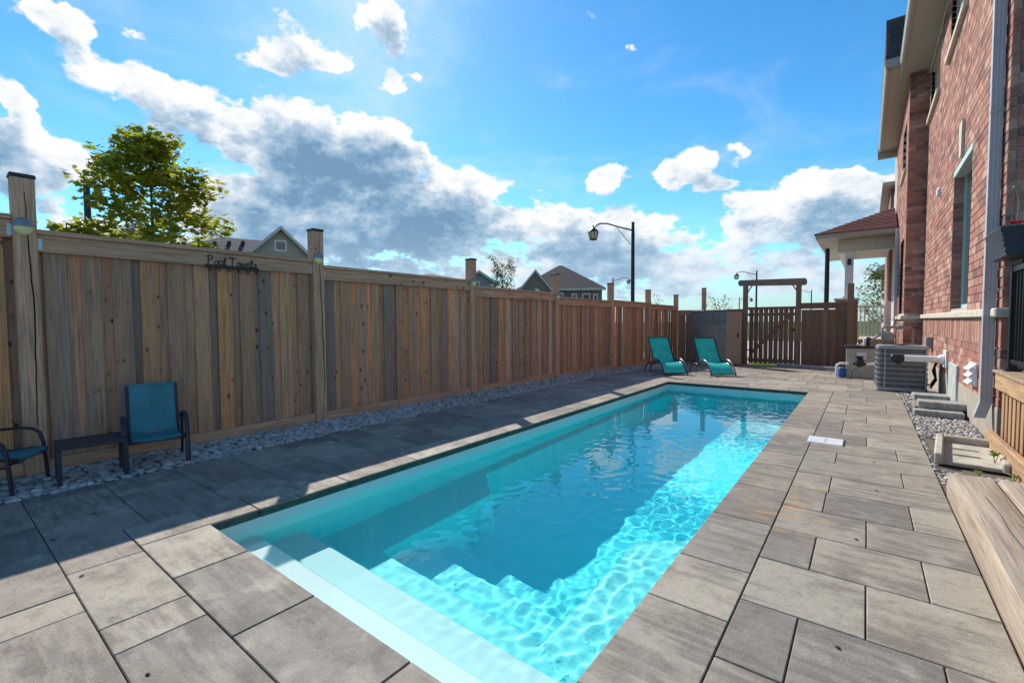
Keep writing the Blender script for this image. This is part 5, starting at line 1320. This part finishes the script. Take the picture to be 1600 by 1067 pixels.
# gable house left of the second post: the gable faces the pool, the long roof runs off to the left
def pt_(az_px, d): return az_px
T1, M1 = far_house('gabled_house', 'tan sided house with grey gable roof showing over the fence left of the second post', (-34.95, 14.35), (.28, .96), 4.6, 12, 6.05, 8.25, SIDE, ROOFD, 'gable_front', [(1.9, 2.7, 6.55, 7.35)])
rr_ = MB(); rr_.add([M1 @ Vector(p) for p in [(-5.6, 1.6, 6.0), (.6, 1.6, 6.0), (1.9, 5.2, 8.05), (-1.0, 5.2, 8.05)]], [(0, 1, 2, 3)]).add([M1 @ Vector(p) for p in [(-5.6, 1.6, 5.9), (.6, 1.6, 5.9), (1.9, 5.2, 7.95), (-1.0, 5.2, 7.95)]], [(3, 2, 1, 0)]).build('side_roof', ROOFD, T1)
for k in range(5): MB().box(-3.6+k*.95, -3.35+k*.95, 3.0+.25*k, 3.3+.25*k, 6.85+.15*k, 7.1+.15*k, 0, M1).build('roof_vent', BLKP, T1)
T2, M2 = far_house('brick_villa', 'brown brick house with dark hipped roof behind the fence beyond the small tree', (-26.9, 36.2), (6.6, 4.1), 7.9, 8, 4.45, 7.15, BR2, ROOFB, 'hip', [(3.6, 4.2, 3.1, 4.05), (5.0, 5.5, 3.1, 3.95), (6.0, 6.75, 3.1, 3.95), (7.05, 7.5, 3.1, 3.9)])
MB().add([M2 @ Vector(p) for p in [(-.1, -.9, 4.0), (3.2, -.9, 4.0), (1.55, -.9, 6.0), (-.1, 3, 4.0), (3.2, 3, 4.0), (1.55, 3, 6.0)]], [(0, 1, 2), (0, 2, 5, 3), (1, 4, 5, 2)]).box(-.1, 3.2, -.9, 0, -.4, 4.0, 0, M2).build('gable_bay', BR2, T2)
MB().add([M2 @ Vector(p) for p in [(-.5, -1.1, 3.8), (1.55, -1.1, 6.25), (1.55, 3.6, 6.25), (-.5, 3.6, 3.8)]], [(0, 1, 2, 3)]).add([M2 @ Vector(p) for p in [(3.6, -1.1, 3.8), (1.55, -1.1, 6.25), (1.55, 3.6, 6.25), (3.6, 3.6, 3.8)]], [(3, 2, 1, 0)]).build('bay_roof', ROOFB, T2)
for a in (0, 1):
    xa_, xb_ = ((-.5, 1.55) if a == 0 else (3.6, 1.55)); MB().add([M2 @ Vector(p) for p in [(xa_, -1.13, 3.78), (xb_, -1.13, 6.23), (xb_, -1.13, 5.98), (xa_, -1.13, 3.53)]], [(0, 1, 2, 3)]).build('bargeboard', TRIM, T2)
aw = MB().lathe(tuple(M2 @ Vector((1.55, -.93, 3.9))), [(.55, 0), (.55, .05)], 20, 'y').build('arched_window', WHITE, T2)
far_house('grey_house', 'grey roofed house sliver at the far left above the fence', (-31.0, -2.5), (.1, 1), 5.2, 8, 5.9, 6.25, SIDE, M('grey_far_roof', col=(.22, .22, .23), rough=.9), 'hip', [(1, 2, 4.3, 5.3)])
far_house('gabled_house', 'pale roofed house half hidden behind the maple', (-45.6, 8.0), (.2, 1), 5.5, 9, 6.7, 9.0, SIDE, M('pale_far_roof', col=(.26, .24, .22), rough=.9), 'gable_front', [(2, 3, 6.2, 7.0)])
far_house('low_roof_house', 'dark flat roof line just above the fence left of the third post', (-39.0, 32.4), (.66, .75), 4.8, 8, 6.0, 6.95, SIDE, ROOFD, 'hip', [(1.5, 2.4, 4.4, 5.3)])
far_house('gabled_house', 'small grey gabled house half hidden by the young tree', (-34.8, 36.3), (.7, .7), 3.6, 6, 5.6, 6.75, M('blue_grey_siding', col=(.30, .29, .27), rough=.8), ROOFD, 'gable_front', [(1.3, 1.9, 5.0, 5.7)])
far_house('neighbour_house', 'pale house with white eaves seen through the porch', (1.25, 33.5), (1, .05), 6, 9, 4.2, 6.2, M('pale_siding', col=(.5, .5, .48), rough=.8), ROOFD, 'hip', [(.5, 1.4, 2.6, 3.8)], over=.8)
